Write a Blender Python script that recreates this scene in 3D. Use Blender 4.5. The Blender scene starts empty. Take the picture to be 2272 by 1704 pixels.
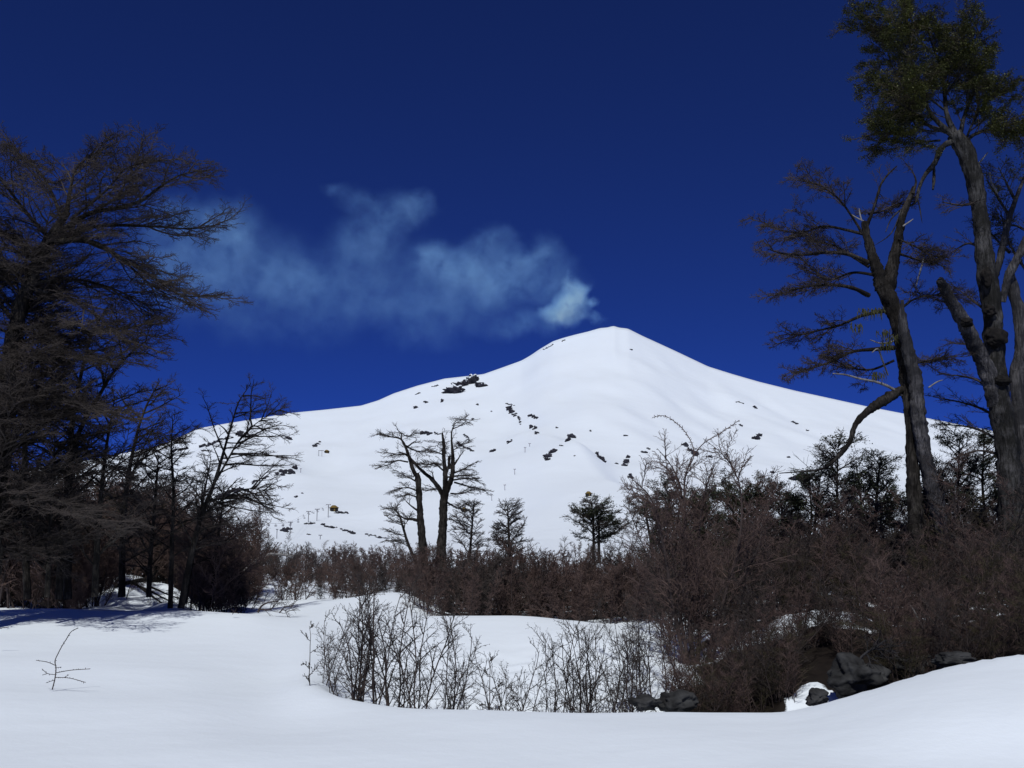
import bpy, math, random
import numpy as np
from mathutils import Vector, Matrix
from mathutils.bvhtree import BVHTree
from mathutils import noise as mnoise

R = math.radians
sc = bpy.context.scene
COL = sc.collection

# ------------------------------------------------------------------ camera
FPX, EYE, PITCH = 2436.0, 1.7, R(11.2)          # focal length in photo pixels (2272 wide), eye height, upward tilt
cd = bpy.data.cameras.new('camera')
cam = bpy.data.objects.new('camera', cd)
COL.objects.link(cam)
cd.sensor_width = 36.0
cd.lens = 36.0 * FPX / 2272.0
cd.clip_start, cd.clip_end = 0.1, 40000.0
cam.location = (0, 0, EYE)
cam.rotation_euler = (math.pi / 2 + PITCH, 0, 0)
sc.camera = cam

# ------------------------------------------------------------------ sky and sun
SUN_EL, SUN_AZ = R(49), R(188)                   # behind the photographer, a little to the left
w = bpy.data.worlds.new('World')
sc.world = w
w.use_nodes = True
nt = w.node_tree
bg = nt.nodes['Background']
sk = nt.nodes.new('ShaderNodeTexSky')
sk.sky_type = 'NISHITA'
sk.sun_disc = False
sk.sun_elevation, sk.sun_rotation = SUN_EL, SUN_AZ
sk.altitude, sk.air_density, sk.dust_density, sk.ozone_density = 8000, 0.55, 0.0, 10.0
hs = nt.nodes.new('ShaderNodeHueSaturation')
hs.inputs['Hue'].default_value = 0.5185
hs.inputs['Saturation'].default_value = 1.095
nt.links.new(sk.outputs[0], hs.inputs['Color'])
nt.links.new(hs.outputs[0], bg.inputs[0])
bg.inputs[1].default_value = 0.11
sd = bpy.data.lights.new('sun', 'SUN')
sun = bpy.data.objects.new('sun', sd)
COL.objects.link(sun)
sd.energy, sd.angle, sd.color = 3.0, R(0.53), (1.0, 0.99, 0.965)
sdir = Vector((math.sin(SUN_AZ) * math.cos(SUN_EL), math.cos(SUN_AZ) * math.cos(SUN_EL), math.sin(SUN_EL)))
sun.rotation_euler = sdir.to_track_quat('Z', 'Y').to_euler()
sun.location = sdir * 60
sc.view_settings.view_transform = 'Standard'
sc.view_settings.look = 'None'
sc.view_settings.exposure, sc.view_settings.gamma = 0.0, 1.0
sc.cycles.max_bounces = 5
sc.cycles.volume_bounces = 3
sc.cycles.transparent_max_bounces = 8

# ------------------------------------------------------------------ helpers
CP, SP = math.cos(PITCH), math.sin(PITCH)


def slope(px, py):
    u, v = (px - 1136.0) / FPX, -(py - 852.0) / FPX
    f = CP - v * SP
    return u / f, (SP + v * CP) / f


def at(px, py, Y):                               # the point seen at that photo pixel at Y metres ahead
    a, b = slope(px, py)
    return np.array((a * Y, Y, EYE + b * Y))


def sm(x, a, b):
    t = np.clip((x - a) / (b - a), 0, 1)
    return t * t * (3 - 2 * t)


def tag(o, label=None, cat=None, group=None, kind=None):
    if label: o['label'] = label
    if cat: o['category'] = cat
    if group: o['group'] = group
    if kind: o['kind'] = kind
    return o


def empty(name, loc, label, cat, group=None):
    o = bpy.data.objects.new(name, None)
    COL.objects.link(o)
    o.location = [float(c) for c in loc]
    o.empty_display_size = 0.3
    return tag(o, label, cat, group)


def copy_tree(o, parent=None):
    c = o.copy()
    COL.objects.link(c)
    c.parent = parent
    for ch in o.children:
        copy_tree(ch, c)
    return c


class Geo:
    """collects vertices and faces, then links them as one mesh object"""
    def __init__(self):
        self.V, self.F, self.n = [], [], 0

    def add(self, V, F):
        V = np.asarray(V, dtype=np.float64).reshape(-1, 3)
        self.V.append(V)
        for f in (F if isinstance(F, list) else [F]):
            self.F.append(np.asarray(f, dtype=np.int64) + self.n)
        self.n += len(V)

    def tubes(self, P, Rd, sides=3, rough=0.0, seed=0):
        M, K, _ = P.shape
        if M == 0: return
        T = np.empty_like(P)
        T[:, 1:-1] = P[:, 2:] - P[:, :-2]
        T[:, 0], T[:, -1] = P[:, 1] - P[:, 0], P[:, -1] - P[:, -2]
        T /= np.linalg.norm(T, axis=2, keepdims=True) + 1e-9
        D = P[:, -1] - P[:, 0]
        ref = np.where((np.abs(D[:, 2:3]) > 0.8 * np.linalg.norm(D, axis=1, keepdims=True)), np.array([[1.0, 0.13, 0]]), np.array([[0.05, 0.1, 1.0]]))
        A = np.cross(T, ref[:, None, :])
        A /= np.linalg.norm(A, axis=2, keepdims=True) + 1e-9
        B = np.cross(T, A)
        th = np.arange(sides) * 2 * math.pi / sides
        rr = np.repeat(Rd[:, :, None], sides, 2)
        if rough:
            rg = np.random.default_rng(seed)
            ridge = 1 + rough * 0.8 * np.repeat(rg.normal(size=(M, 1, sides)), K, 1) * 0.5
            lump = rg.normal(size=(M, K, sides))
            lump = (lump + np.roll(lump, 1, 1) + np.roll(lump, 1, 2) + np.roll(lump, -1, 1)) / 2
            rr = rr * np.clip(ridge + rough * lump * 0.5, 0.6, 1.6)
        V = P[:, :, None, :] + rr[..., None] * (np.cos(th)[None, None, :, None] * A[:, :, None, :] + np.sin(th)[None, None, :, None] * B[:, :, None, :])
        k, s = np.arange(K - 1)[:, None], np.arange(sides)[None, :]
        s2 = (s + 1) % sides
        q = np.stack([k * sides + s, k * sides + s2, (k + 1) * sides + s2, (k + 1) * sides + s], -1).reshape(-1, 4)
        F = (np.arange(M)[:, None, None] * K * sides + q[None]).reshape(-1, 4)
        self.add(V.reshape(-1, 3), F)

    def leaves(self, C, size, rng, flat=0.5):
        M = len(C)
        a = rng.normal(size=(M, 3)); a[:, 2] *= (1 - flat)
        a /= np.linalg.norm(a, axis=1, keepdims=True)
        b = np.cross(a, rng.normal(size=(M, 3)) * (1 - flat) + np.array([0, 0, 1.0]))
        b /= np.linalg.norm(b, axis=1, keepdims=True) + 1e-9
        s = size * (0.6 + 0.8 * rng.random((M, 1)))
        V = np.stack([C, C + a * s * 0.5 + b * s * 0.32, C + a * s, C + a * s * 0.5 - b * s * 0.32], 1)
        self.add(V.reshape(-1, 3), np.arange(M * 4).reshape(-1, 4))

    def build(self, name, m, parent=None, origin=None, smooth=True):
        V = np.concatenate(self.V) if self.V else np.zeros((0, 3))
        if parent is not None: V = V - np.array(parent.location)
        elif origin is not None: V = V - np.array(origin)
        me = bpy.data.meshes.new(name)
        me.vertices.add(len(V))
        me.vertices.foreach_set('co', V.astype(np.float32).ravel())
        tot = np.concatenate([np.full(len(f), f.shape[1], dtype=np.int32) for f in self.F])
        li = np.concatenate([f.ravel() for f in self.F]).astype(np.int32)
        me.loops.add(len(li))
        me.loops.foreach_set('vertex_index', li)
        me.polygons.add(len(tot))
        me.polygons.foreach_set('loop_start', np.concatenate([[0], np.cumsum(tot)[:-1]]).astype(np.int32))
        if smooth: me.polygons.foreach_set('use_smooth', np.ones(len(tot), dtype=bool))
        me.update(calc_edges=True)
        me.validate()
        me.materials.append(m)
        o = bpy.data.objects.new(name, me)
        COL.objects.link(o)
        if parent is not None: o.parent = parent
        elif origin is not None: o.location = [float(c) for c in origin]
        return o


def nodes(m):
    m.use_nodes = True
    t = m.node_tree
    return t, t.nodes, t.links, t.nodes['Principled BSDF']


def mat(name, c1, c2, scale=6.0, stretch=(1, 1, 1), rough=0.85, bump=0.3, dist=0.02, detail=5, spec=0.2, mid=(0.35, 0.65)):
    m = bpy.data.materials.new(name)
    t, N, L, bs = nodes(m)
    tc = N.new('ShaderNodeTexCoord'); mp = N.new('ShaderNodeMapping'); no = N.new('ShaderNodeTexNoise'); cr = N.new('ShaderNodeValToRGB'); bp = N.new('ShaderNodeBump')
    mp.inputs['Scale'].default_value = stretch
    no.inputs['Scale'].default_value = scale; no.inputs['Detail'].default_value = detail
    cr.color_ramp.elements[0].color = (*c1, 1); cr.color_ramp.elements[1].color = (*c2, 1)
    cr.color_ramp.elements[0].position, cr.color_ramp.elements[1].position = mid
    L.new(tc.outputs['Object'], mp.inputs[0]); L.new(mp.outputs[0], no.inputs[0])
    L.new(no.outputs['Fac'], cr.inputs[0]); L.new(cr.outputs[0], bs.inputs['Base Color'])
    bp.inputs['Strength'].default_value = bump; bp.inputs['Distance'].default_value = dist
    L.new(no.outputs['Fac'], bp.inputs['Height']); L.new(bp.outputs[0], bs.inputs['Normal'])
    bs.inputs['Roughness'].default_value = rough
    bs.inputs['Specular IOR Level'].default_value = spec
    return m


TWIG = mat('bare brown twigs', (0.062, 0.041, 0.036), (0.122, 0.084, 0.072), 1.2, bump=0)
TWIG_DARK = mat('dark beech twigs', (0.028, 0.023, 0.021), (0.062, 0.051, 0.045), 1.2, bump=0)
TWIG_OLIVE = mat('olive tinged twigs', (0.034, 0.027, 0.018), (0.056, 0.050, 0.026), 0.9, bump=0)
PALE = mat('sun bleached branch', (0.10, 0.095, 0.09), (0.25, 0.245, 0.235), 8, (1, 1, 0.3), bump=0.4)
STEM = mat('shrub stem bark', (0.024, 0.018, 0.017), (0.062, 0.047, 0.043), 7, (1, 1, 0.3), bump=0.4)
LEAF = mat('small olive leaves', (0.026, 0.030, 0.006), (0.078, 0.084, 0.016), 0.7, bump=0, rough=0.6, spec=0.3)
LEAF_DARK = mat('dark evergreen leaves', (0.016, 0.023, 0.009), (0.045, 0.060, 0.022), 0.7, bump=0, rough=0.6, spec=0.3)
MOSS = mat('yellow green beard lichen', (0.035, 0.036, 0.014), (0.09, 0.092, 0.038), 9, bump=0.5)
HOLE = mat('knot hollow shade', (0.004, 0.0035, 0.003), (0.012, 0.010, 0.009), 8, bump=0.5)  # black colour stands for the shade inside the knot hollows
BOULDER = mat('grey lava boulder', (0.010, 0.010, 0.010), (0.046, 0.047, 0.047), 3.5, bump=1.0, dist=0.06, detail=9)
SCREE = mat('black volcanic rock', (0.012, 0.012, 0.017), (0.040, 0.040, 0.052), 0.12, bump=0.6, dist=2.0, detail=8)
STEEL = mat('grey painted steel', (0.10, 0.10, 0.12), (0.16, 0.16, 0.18), 1, bump=0, rough=0.5)
STEEL_PALE = mat('pale galvanised steel', (0.26, 0.26, 0.29), (0.33, 0.33, 0.36), 1, bump=0, rough=0.5)
HUT_WALL = mat('dark hut timber', (0.012, 0.011, 0.012), (0.030, 0.027, 0.025), 2, bump=0.2)
HUT_ROOF = mat('mustard hut roof', (0.15, 0.10, 0.028), (0.21, 0.145, 0.042), 2, bump=0.1)


def bark(name, c1, c2, fine=16.0, zs=0.16, mott=1.6):
    """furrowed bark: lengthwise cracks, broad blotches of lichen, weathering and painted sunlit flecks"""
    m = bpy.data.materials.new(name)
    t, N, L, bs = nodes(m)
    tc = N.new('ShaderNodeTexCoord'); mp = N.new('ShaderNodeMapping'); mp.inputs['Scale'].default_value = (1, 1, zs)
    n1 = N.new('ShaderNodeTexNoise'); n1.inputs['Scale'].default_value = fine; n1.inputs['Detail'].default_value = 8; n1.inputs['Roughness'].default_value = .68
    n2 = N.new('ShaderNodeTexNoise'); n2.inputs['Scale'].default_value = mott; n2.inputs['Detail'].default_value = 7; n2.inputs['Roughness'].default_value = .65
    L.new(tc.outputs['Object'], mp.inputs[0]); L.new(mp.outputs[0], n1.inputs[0]); L.new(tc.outputs['Object'], n2.inputs[0])
    a = N.new('ShaderNodeMapRange'); a.inputs['From Min'].default_value = .38; a.inputs['From Max'].default_value = .62
    b = N.new('ShaderNodeMapRange'); b.inputs['From Min'].default_value = .44; b.inputs['From Max'].default_value = .64; b.inputs['To Min'].default_value = .12
    L.new(n1.outputs['Fac'], a.inputs['Value']); L.new(n2.outputs['Fac'], b.inputs['Value'])
    mu = N.new('ShaderNodeMath'); mu.operation = 'MULTIPLY'; L.new(a.outputs[0], mu.inputs[0]); L.new(b.outputs[0], mu.inputs[1])
    cr = N.new('ShaderNodeValToRGB'); cr.color_ramp.elements[0].color = (*c1, 1); cr.color_ramp.elements[1].color = (*c2, 1)
    L.new(mu.outputs[0], cr.inputs[0]); L.new(cr.outputs[0], bs.inputs['Base Color'])
    bp = N.new('ShaderNodeBump'); bp.inputs['Strength'].default_value = 1.0; bp.inputs['Distance'].default_value = .06
    L.new(n1.outputs['Fac'], bp.inputs['Height']); L.new(bp.outputs[0], bs.inputs['Normal'])
    bs.inputs['Roughness'].default_value = .9; bs.inputs['Specular IOR Level'].default_value = .15
    return m


BARK_DARK = bark('dark mossy bark', (0.006, 0.005, 0.004), (0.075, 0.068, 0.060))  # pale end of the ramp also paints sunlit highlights on the branches
BARK_GREY = bark('grey beech bark', (0.009, 0.009, 0.008), (0.105, 0.102, 0.100))
DEAD = bark('silvery dead wood', (0.020, 0.020, 0.022), (0.165, 0.158, 0.160), 22, .07, 1.3)


def snow_mat(name, bscale, bdist, soil=False, crag=False):
    m = bpy.data.materials.new(name)
    t, N, L, bs = nodes(m)
    tc = N.new('ShaderNodeTexCoord')
    bs.inputs['Roughness'].default_value = 0.7
    bs.inputs['Specular IOR Level'].default_value = 0.15
    n1 = N.new('ShaderNodeTexNoise'); n1.inputs['Scale'].default_value = bscale; n1.inputs['Detail'].default_value = 6; n1.inputs['Roughness'].default_value = 0.6
    L.new(tc.outputs['Object'], n1.inputs[0])
    bp = N.new('ShaderNodeBump'); bp.inputs['Strength'].default_value = 0.35; bp.inputs['Distance'].default_value = bdist
    L.new(n1.outputs['Fac'], bp.inputs['Height']); L.new(bp.outputs[0], bs.inputs['Normal'])
    snow = (0.81, 0.88, 0.93, 1)
    bs.inputs['Base Color'].default_value = snow
    if soil:
        at_ = N.new('ShaderNodeAttribute'); at_.attribute_name = 'bare'
        n2 = N.new('ShaderNodeTexNoise'); n2.inputs['Scale'].default_value = 1.1; n2.inputs['Detail'].default_value = 9; n2.inputs['Roughness'].default_value = 0.62
        L.new(tc.outputs['Object'], n2.inputs[0])
        ma = N.new('ShaderNodeMath'); ma.operation = 'ADD'
        L.new(at_.outputs['Fac'], ma.inputs[0]); L.new(n2.outputs['Fac'], ma.inputs[1])
        mr = N.new('ShaderNodeMapRange'); mr.inputs['From Min'].default_value = 0.97; mr.inputs['From Max'].default_value = 1.03
        L.new(ma.outputs[0], mr.inputs['Value'])
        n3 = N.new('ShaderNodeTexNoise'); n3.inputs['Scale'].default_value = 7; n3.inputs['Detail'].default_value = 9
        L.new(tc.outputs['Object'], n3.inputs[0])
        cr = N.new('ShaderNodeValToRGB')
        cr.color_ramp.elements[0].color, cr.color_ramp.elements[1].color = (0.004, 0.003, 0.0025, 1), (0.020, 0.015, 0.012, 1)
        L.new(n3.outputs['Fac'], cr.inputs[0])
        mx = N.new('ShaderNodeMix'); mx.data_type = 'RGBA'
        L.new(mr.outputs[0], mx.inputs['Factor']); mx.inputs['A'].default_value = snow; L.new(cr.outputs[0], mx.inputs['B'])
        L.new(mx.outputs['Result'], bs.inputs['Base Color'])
    if crag:                                      # snow lies only where the rock is flat enough
        ge = N.new('ShaderNodeNewGeometry'); sx = N.new('ShaderNodeSeparateXYZ')
        L.new(ge.outputs['Normal'], sx.inputs[0])
        n2 = N.new('ShaderNodeTexNoise'); n2.inputs['Scale'].default_value = 0.09; n2.inputs['Detail'].default_value = 6
        L.new(tc.outputs['Object'], n2.inputs[0])
        ma = N.new('ShaderNodeMath'); ma.operation = 'MULTIPLY_ADD'; ma.inputs[1].default_value = 0.7
        L.new(n2.outputs['Fac'], ma.inputs[0]); L.new(sx.outputs['Z'], ma.inputs[2])
        mr = N.new('ShaderNodeMapRange'); mr.inputs['From Min'].default_value = 0.98; mr.inputs['From Max'].default_value = 1.08
        L.new(ma.outputs[0], mr.inputs['Value'])
        mx = N.new('ShaderNodeMix'); mx.data_type = 'RGBA'
        L.new(mr.outputs[0], mx.inputs['Factor']); mx.inputs['A'].default_value = (0.022, 0.022, 0.03, 1); mx.inputs['B'].default_value = snow
        L.new(mx.outputs['Result'], bs.inputs['Base Color'])
    return m


SNOW = snow_mat('packed snow with bare soil', 2.2, 0.05, soil=True)
SNOW_FAR = snow_mat('volcano snow', 0.006, 14.0)
CRAG = snow_mat('snow dusted crag', 0.08, 3.0, crag=True)


def ground_noise(X, Y, s, seed=0.0):
    rg = np.random.default_rng(int(seed * 10) + 7)
    z = np.zeros_like(X)
    for k in range(7):
        a, ph, f = rg.random() * 6.28, rg.random() * 6.28, (0.6 + 1.2 * rg.random()) / s
        z += np.sin((X * math.cos(a) + Y * math.sin(a)) * f * 6.28 + ph + 1.3 * np.sin((X * math.sin(a) - Y * math.cos(a)) * f * 2.7 + ph * 2))
    return z / 7


# ------------------------------------------------------------------ near snow ground (one sheet; heights surveyed along sight lines, in metres)
GC = {  # photo column: (distance ahead, photo row) or (distance, height) pairs
    -900: [(17, 1545), (26, 1420), (40, 1330)],
    0: [(17, 1530), (24, 1420), (30, 1350), (33, 1357), (38, 1346), (44, 1318), (60, 1300)],
    150: [(17, 1535), (24, 1422), (30, 1351), (33, 1358), (38, 1346), (44, 1305), (60, 1298)],
    270: [(17, 1540), (24, 1425), (30, 1352), (33, 1360), (38, 1340), (45, 1270), (50, 1283), (60, 1296)],
    430: [(17, 1545), (24, 1430), (29, 1355), (32, 1363), (40, 1354), (46, 1346), (53, 1310), (62, 1302)],
    560: [(17, 1560), (23, 1450), (28, 1361), (31, 1369), (36, 1352), (44, 1300), (50, 1260), (56, 1280), (64, 1290)],
    620: [(17, 1563), (22, 1470), (27, 1385), (31, 1352), (34, 1345), (38, 1352), (45, 1322), (50, 1285), (56, 1292), (64, 1296)],
    700: [(15.5, 1588), (18.3, 1494), (19.6, 1485), (22, 1452), (27, 1385), (33, 1331), (37, 1345), (50, 1316), (60, 1302)],
    800: [(14, 1622), (17, 1545), (18.3, -.35), (20.8, 1538), (24, 1452), (28, 1385), (33.5, 1318), (37, 1336), (50, 1318)],
    900: [(13.3, 1645), (16.6, 1560), (18.2, -.6), (20.6, 1550), (23.5, 1470), (27.5, 1385), (31, 1345), (34, 1306), (37, 1338), (48, 1320)],
    970: [(13, 1652), (16.3, 1567), (18, -.6), (20.5, 1555), (23, 1482), (26, 1402), (28.5, 1364), (31, 1373), (36, 1348), (45, 1325)],
    1150: [(13, 1652), (16, 1571), (18, -.7), (20.5, 1560), (23, 1487), (26, 1407), (28.5, 1367), (31, 1376), (36, 1350), (45, 1325)],
    1300: [(13, 1650), (16, 1568), (18, -.7), (20.3, 1560), (22.6, 1490), (25.6, 1408), (27.5, 1373), (30, 1380), (36, 1348), (45, 1322)],
    1400: [(13, 1648), (16, 1563), (17.8, -.7), (19.6, 1562), (22, 1500), (24.5, 1417), (26.5, 1420), (31, 1372), (37, 1345)],
    1480: [(13, 1646), (16, 1561), (17.4, -.7), (19.2, 1562), (21.2, 1488), (24, 1445), (30, 1370), (37, 1340)],
    1580: [(13, 1646), (16, 1563), (17.2, -.8), (20, 1560), (24, 1430), (30, 1360), (37, 1335)],
    1740: [(13, 1648), (16, 1568), (16.8, -.45), (18.2, 1532), (21, 1466), (24, 1378), (27, 1370), (34, 1330)],
    1850: [(13, 1628), (16, 1540), (16.9, -.15), (19, 1500), (24, 1358), (27, 1350), (34, 1318)],
    2000: [(13, 1595), (16.5, 1490), (17.4, .15), (20, 1462), (26, 1378), (34, 1315)],
    2100: [(13, 1580), (16.5, 1466), (17.4, .4), (20, 1440), (26, 1358), (34, 1308)],
    2272: [(13, 1570), (16.5, 1441), (17.4, .75), (20, 1402), (26, 1338), (34, 1296)],
    2900: [(13, 1570), (16.5, 1435), (18, 1.0), (26, 1330), (36, 1290)],
}
FARG = [(80, 1288), (120, 1262), (180, 1241), (300, 1216), (420, 1196)]
YG = np.concatenate([np.arange(-60, 8, 2.0), np.arange(8, 60, 0.1), np.geomspace(60, 420, 160)])
gpx = sorted(GC)
gtab = []
for p in gpx:
    pts = [(-60, 0.0), (7, 0.0), (11.5, 0.03)]
    for y, v in GC[p] + [f for f in FARG if f[0] > GC[p][-1][0] * 1.2]:
        pts.append((y, v if v < 200 else at(p, v, y)[2]))
    a = np.array(pts)
    z = np.interp(YG, a[:, 0], a[:, 1])
    i0, i1 = 34, 34 + 520
    zz = np.interp(np.arange(0, 66, 0.1), YG, z)
    g = np.exp(-0.5 * (np.arange(-12, 13) / 4.0) ** 2); g /= g.sum()
    zs = np.convolve(np.pad(zz, 12, mode='edge'), g, 'valid')
    z[i0:i1] = np.interp(YG[i0:i1], np.arange(0, 66, 0.1), zs)
    gtab.append(z)
gtab = np.array(gtab)
gu = np.array([slope(p, 1450)[0] for p in gpx])
UF = np.linspace(-0.85, 0.75, 641)
TF = np.array([np.interp(UF, gu, gtab[:, j]) for j in range(len(YG))]).T
g = np.exp(-0.5 * (np.arange(-16, 17) / 5.0) ** 2); g /= g.sum()
TF = np.apply_along_axis(lambda c: np.convolve(np.pad(c, 16, mode='edge'), g, 'valid'), 0, TF)


def px_of(X, Y):
    return 1136 + FPX * (np.clip(X / np.maximum(Y, 7.0), -0.85, 0.75)) * 1.03


def gz(X, Y):
    X, Y = np.asarray(X, float), np.asarray(Y, float)
    u = np.clip(X / np.maximum(Y, 7.0), UF[0], UF[-1] - 1e-6)
    fi = (u - UF[0]) / (UF[1] - UF[0]); i = np.clip(fi.astype(int), 0, len(UF) - 2); fi = fi - i
    fj = np.interp(Y, YG, np.arange(len(YG))); j = np.clip(fj.astype(int), 0, len(YG) - 2); fj = fj - j
    z = (TF[i, j] * (1 - fi) + TF[i + 1, j] * fi) * (1 - fj) + (TF[i, j + 1] * (1 - fi) + TF[i + 1, j + 1] * fi) * fj
    z = z + 0.075 * ground_noise(X, Y, 5.5, 1) * sm(Y, 4, 10) + 0.006 * ground_noise(X * 1.2, Y * 1.5, 1.9, 2)
    p = px_of(X, Y)
    rg = sm(p, 1380, 1500) * sm(Y, 16.2, 17.2)
    hollow = sm(p, 700, 800) * (1 - sm(p, 1400, 1480)) * sm(Y, 17.0, 18.0) * (1 - sm(Y, 23.0, 26.5))
    z = z + (0.10 * ground_noise(X, Y, 0.9, 3) + 0.08 * ground_noise(X, Y, 0.4, 6)) * rg + 0.07 * ground_noise(X, Y, 1.1, 4) * hollow
    z = z + 0.035 * ground_noise(X, Y, 0.35, 5) * sm(p, 1700, 1900) * sm(Y, 15.2, 16.4) * (1 - sm(Y, 18, 20))
    return z + (0.10 + .32 * (1 - sm(p, 480, 620))) * ground_noise(X, Y, 3.4, 8) * sm(Y, 31, 36) + 0.6 * ground_noise(X, Y, 30.0, 9) * sm(Y, 60, 130)


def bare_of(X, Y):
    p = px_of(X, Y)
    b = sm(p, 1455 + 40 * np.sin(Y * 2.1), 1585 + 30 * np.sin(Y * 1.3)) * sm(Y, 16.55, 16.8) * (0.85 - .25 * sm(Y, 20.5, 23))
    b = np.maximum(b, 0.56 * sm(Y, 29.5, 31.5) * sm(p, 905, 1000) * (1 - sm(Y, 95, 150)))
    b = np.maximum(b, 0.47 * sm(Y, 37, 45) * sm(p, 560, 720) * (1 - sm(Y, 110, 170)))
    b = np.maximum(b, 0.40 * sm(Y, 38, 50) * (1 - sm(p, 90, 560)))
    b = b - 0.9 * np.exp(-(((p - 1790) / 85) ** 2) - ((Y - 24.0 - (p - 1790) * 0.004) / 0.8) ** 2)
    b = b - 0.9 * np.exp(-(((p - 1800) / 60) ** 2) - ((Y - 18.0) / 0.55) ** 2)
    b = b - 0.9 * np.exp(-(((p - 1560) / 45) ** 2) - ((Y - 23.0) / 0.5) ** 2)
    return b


def gaxis(lo, hi, a, b, fine, grow):
    c = list(np.arange(a, b + 1e-6, fine))
    s, x = fine, c[-1]
    while x < hi: s *= grow; x += s; c.append(x)
    s, x = fine, c[0]
    while x > lo: s *= grow; x -= s; c.insert(0, x)
    return np.array(c)


gx, gy = gaxis(-260, 260, -14, 12, 0.13, 1.07), gaxis(-60, 400, 9.5, 37, 0.12, 1.05)
XX, YY = np.meshgrid(gx, gy)
ZZ = gz(XX, YY)
nx, ny = len(gx), len(gy)
ii = (np.arange(ny - 1)[:, None] * nx + np.arange(nx - 1)[None, :])
GF = np.stack([ii, ii + 1, ii + nx + 1, ii + nx], -1).reshape(-1, 4)
gg = Geo()
gg.add(np.stack([XX, YY, ZZ], -1), GF)
ground = gg.build('snow_ground', SNOW)
atr = ground.data.attributes.new('bare', 'FLOAT', 'POINT')
atr.data.foreach_set('value', bare_of(XX, YY).astype(np.float32).ravel())
tag(ground, 'smooth white snowfield with a sunken hollow and bare dark soil under the thicket', 'snow', kind='structure')

# ------------------------------------------------------------------ volcano
SKY = [(-900, 1170), (0, 1050), (200, 1020), (349, 991), (442, 950), (500, 940), (575, 928), (637, 917), (720, 909), (801, 900), (840, 888), (873, 873), (925, 856), (986, 840), (1040, 834), (1073, 830), (1110, 817), (1157, 800),
       (1178, 788), (1196, 775.5), (1227, 757), (1250, 749.5), (1274, 743), (1305, 735.5), (1331, 728), (1348, 726.5), (1361, 723), (1374, 727), (1393, 729), (1425, 745), (1460, 761), (1497, 778), (1535, 796), (1571, 813), (1625, 830), (1684, 847), (1765, 867), (1848, 885), (1925, 902),
       (2002, 917), (2100, 936), (2198, 955), (2272, 975), (2500, 1030), (3200, 1170)]
su = np.array([slope(*p)[0] for p in SKY]); ss = np.array([slope(*p)[1] for p in SKY])
U = np.concatenate([np.linspace(-1.0, -0.5, 30, endpoint=False), np.linspace(-0.5, 0.5, 520), np.linspace(0.5, 1.0, 31)[1:]])
y0 = 270.0
T = np.concatenate([np.linspace(0, 1, 210), 1 + np.linspace(0.02, 0.5, 14)])
S_SKY = np.interp(U, su, ss)
kk = np.exp(-0.5 * (np.arange(-2, 3) / 0.55) ** 2); kk /= kk.sum()
S_SKY = np.convolve(np.pad(S_SKY, 2, mode='edge'), kk, 'valid')
YS = 5000 - 900 * sm(-U, 0.0, 0.30) - 300 * sm(U, 0.15, 0.4)


def vol_z(u, t, s_sky, ysky):
    Y = np.where(t <= 1, y0 * (ysky / y0) ** np.minimum(t, 1), ysky * (1 + (t - 1)))
    wd = [np.exp(-0.5 * (np.arange(-90, 91) / sg) ** 2) for sg in (11.0, 40.0)]
    sms = [np.convolve(np.pad(s_sky[0], 90, mode='edge'), g_ / g_.sum(), 'valid')[None, :] for g_ in wd]
    f1, f2 = sm(t, .86, .995), sm(t, .45, .9)
    z_sky = ysky * (f1 * s_sky + (1 - f1) * (f2 * sms[0] + (1 - f2) * sms[1]))
    z_0 = slope(1136, 1221)[1] * y0 - 2.5
    f = (np.clip((np.minimum(Y, ysky) - y0) / (ysky - y0), 0, 1)) ** 1.62
    z = z_0 + (z_sky - z_0) * f - np.maximum(t - 1, 0) * ysky * 0.45
    X = u * Y
    edge = sm(Y, 500, 1300) * (1 - sm(t, 0.93, 1.0))
    z = z + edge * (13 * ground_noise(X, Y, 900, 21) + 14 * ground_noise(X * 1.5, Y * 0.38, 420, 22) + 5.0 * ground_noise(X * 1.3, Y * .6, 150, 23) + 1.0 * ground_noise(X, Y, 55, 24))
    # the lift hill: a spur with a sharp right-hand edge
    c = 0.02 + (2500 - Y) * 0.000062
    d = u - c
    z = z + 46 * np.exp(-((Y - 2000) / 750) ** 2) * np.where(d < 0, np.exp(-(d / 0.10) ** 2), np.exp(-(d / 0.024) ** 2))
    c2 = -0.235 + (2800 - Y) * 0.00004
    z = z + 26 * np.exp(-((Y - 2400) / 700) ** 2) * np.exp(-((u - c2) / 0.035) ** 2)
    c3 = -0.06 + (Y - 3000) * 0.00003
    z = z + 22 * np.exp(-((Y - 3300) / 600) ** 2) * np.where(u < c3, np.exp(-((u - c3) / 0.06) ** 2), np.exp(-((u - c3) / 0.02) ** 2))
    return X, Y, z + EYE


UU, TT = np.meshgrid(U, T)
X_, Y_, Z_ = vol_z(UU, TT, S_SKY[None, :], YS[None, :])
nx, ny = len(U), len(T)
ii = (np.arange(ny - 1)[:, None] * nx + np.arange(nx - 1)[None, :])
VF = np.stack([ii, ii + 1, ii + nx + 1, ii + nx], -1).reshape(-1, 4)
vg = Geo()
VV = np.stack([X_, Y_, Z_], -1).reshape(-1, 3)
vg.add(VV, VF)
volcano = vg.build('volcano', SNOW_FAR)
tag(volcano, 'snow covered volcano cone rising to a smooth pointed summit', 'volcano', kind='structure')
vbvh = BVHTree.FromPolygons([tuple(v) for v in VV], [tuple(int(i) for i in f) for f in VF])
eye = Vector((0, 0, EYE))


def vhit(px, py):
    a, b = slope(px, py)
    h = vbvh.ray_cast(eye, Vector((a, 1, b)).normalized())
    return np.array(h[0]) if h[0] is not None else None


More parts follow.
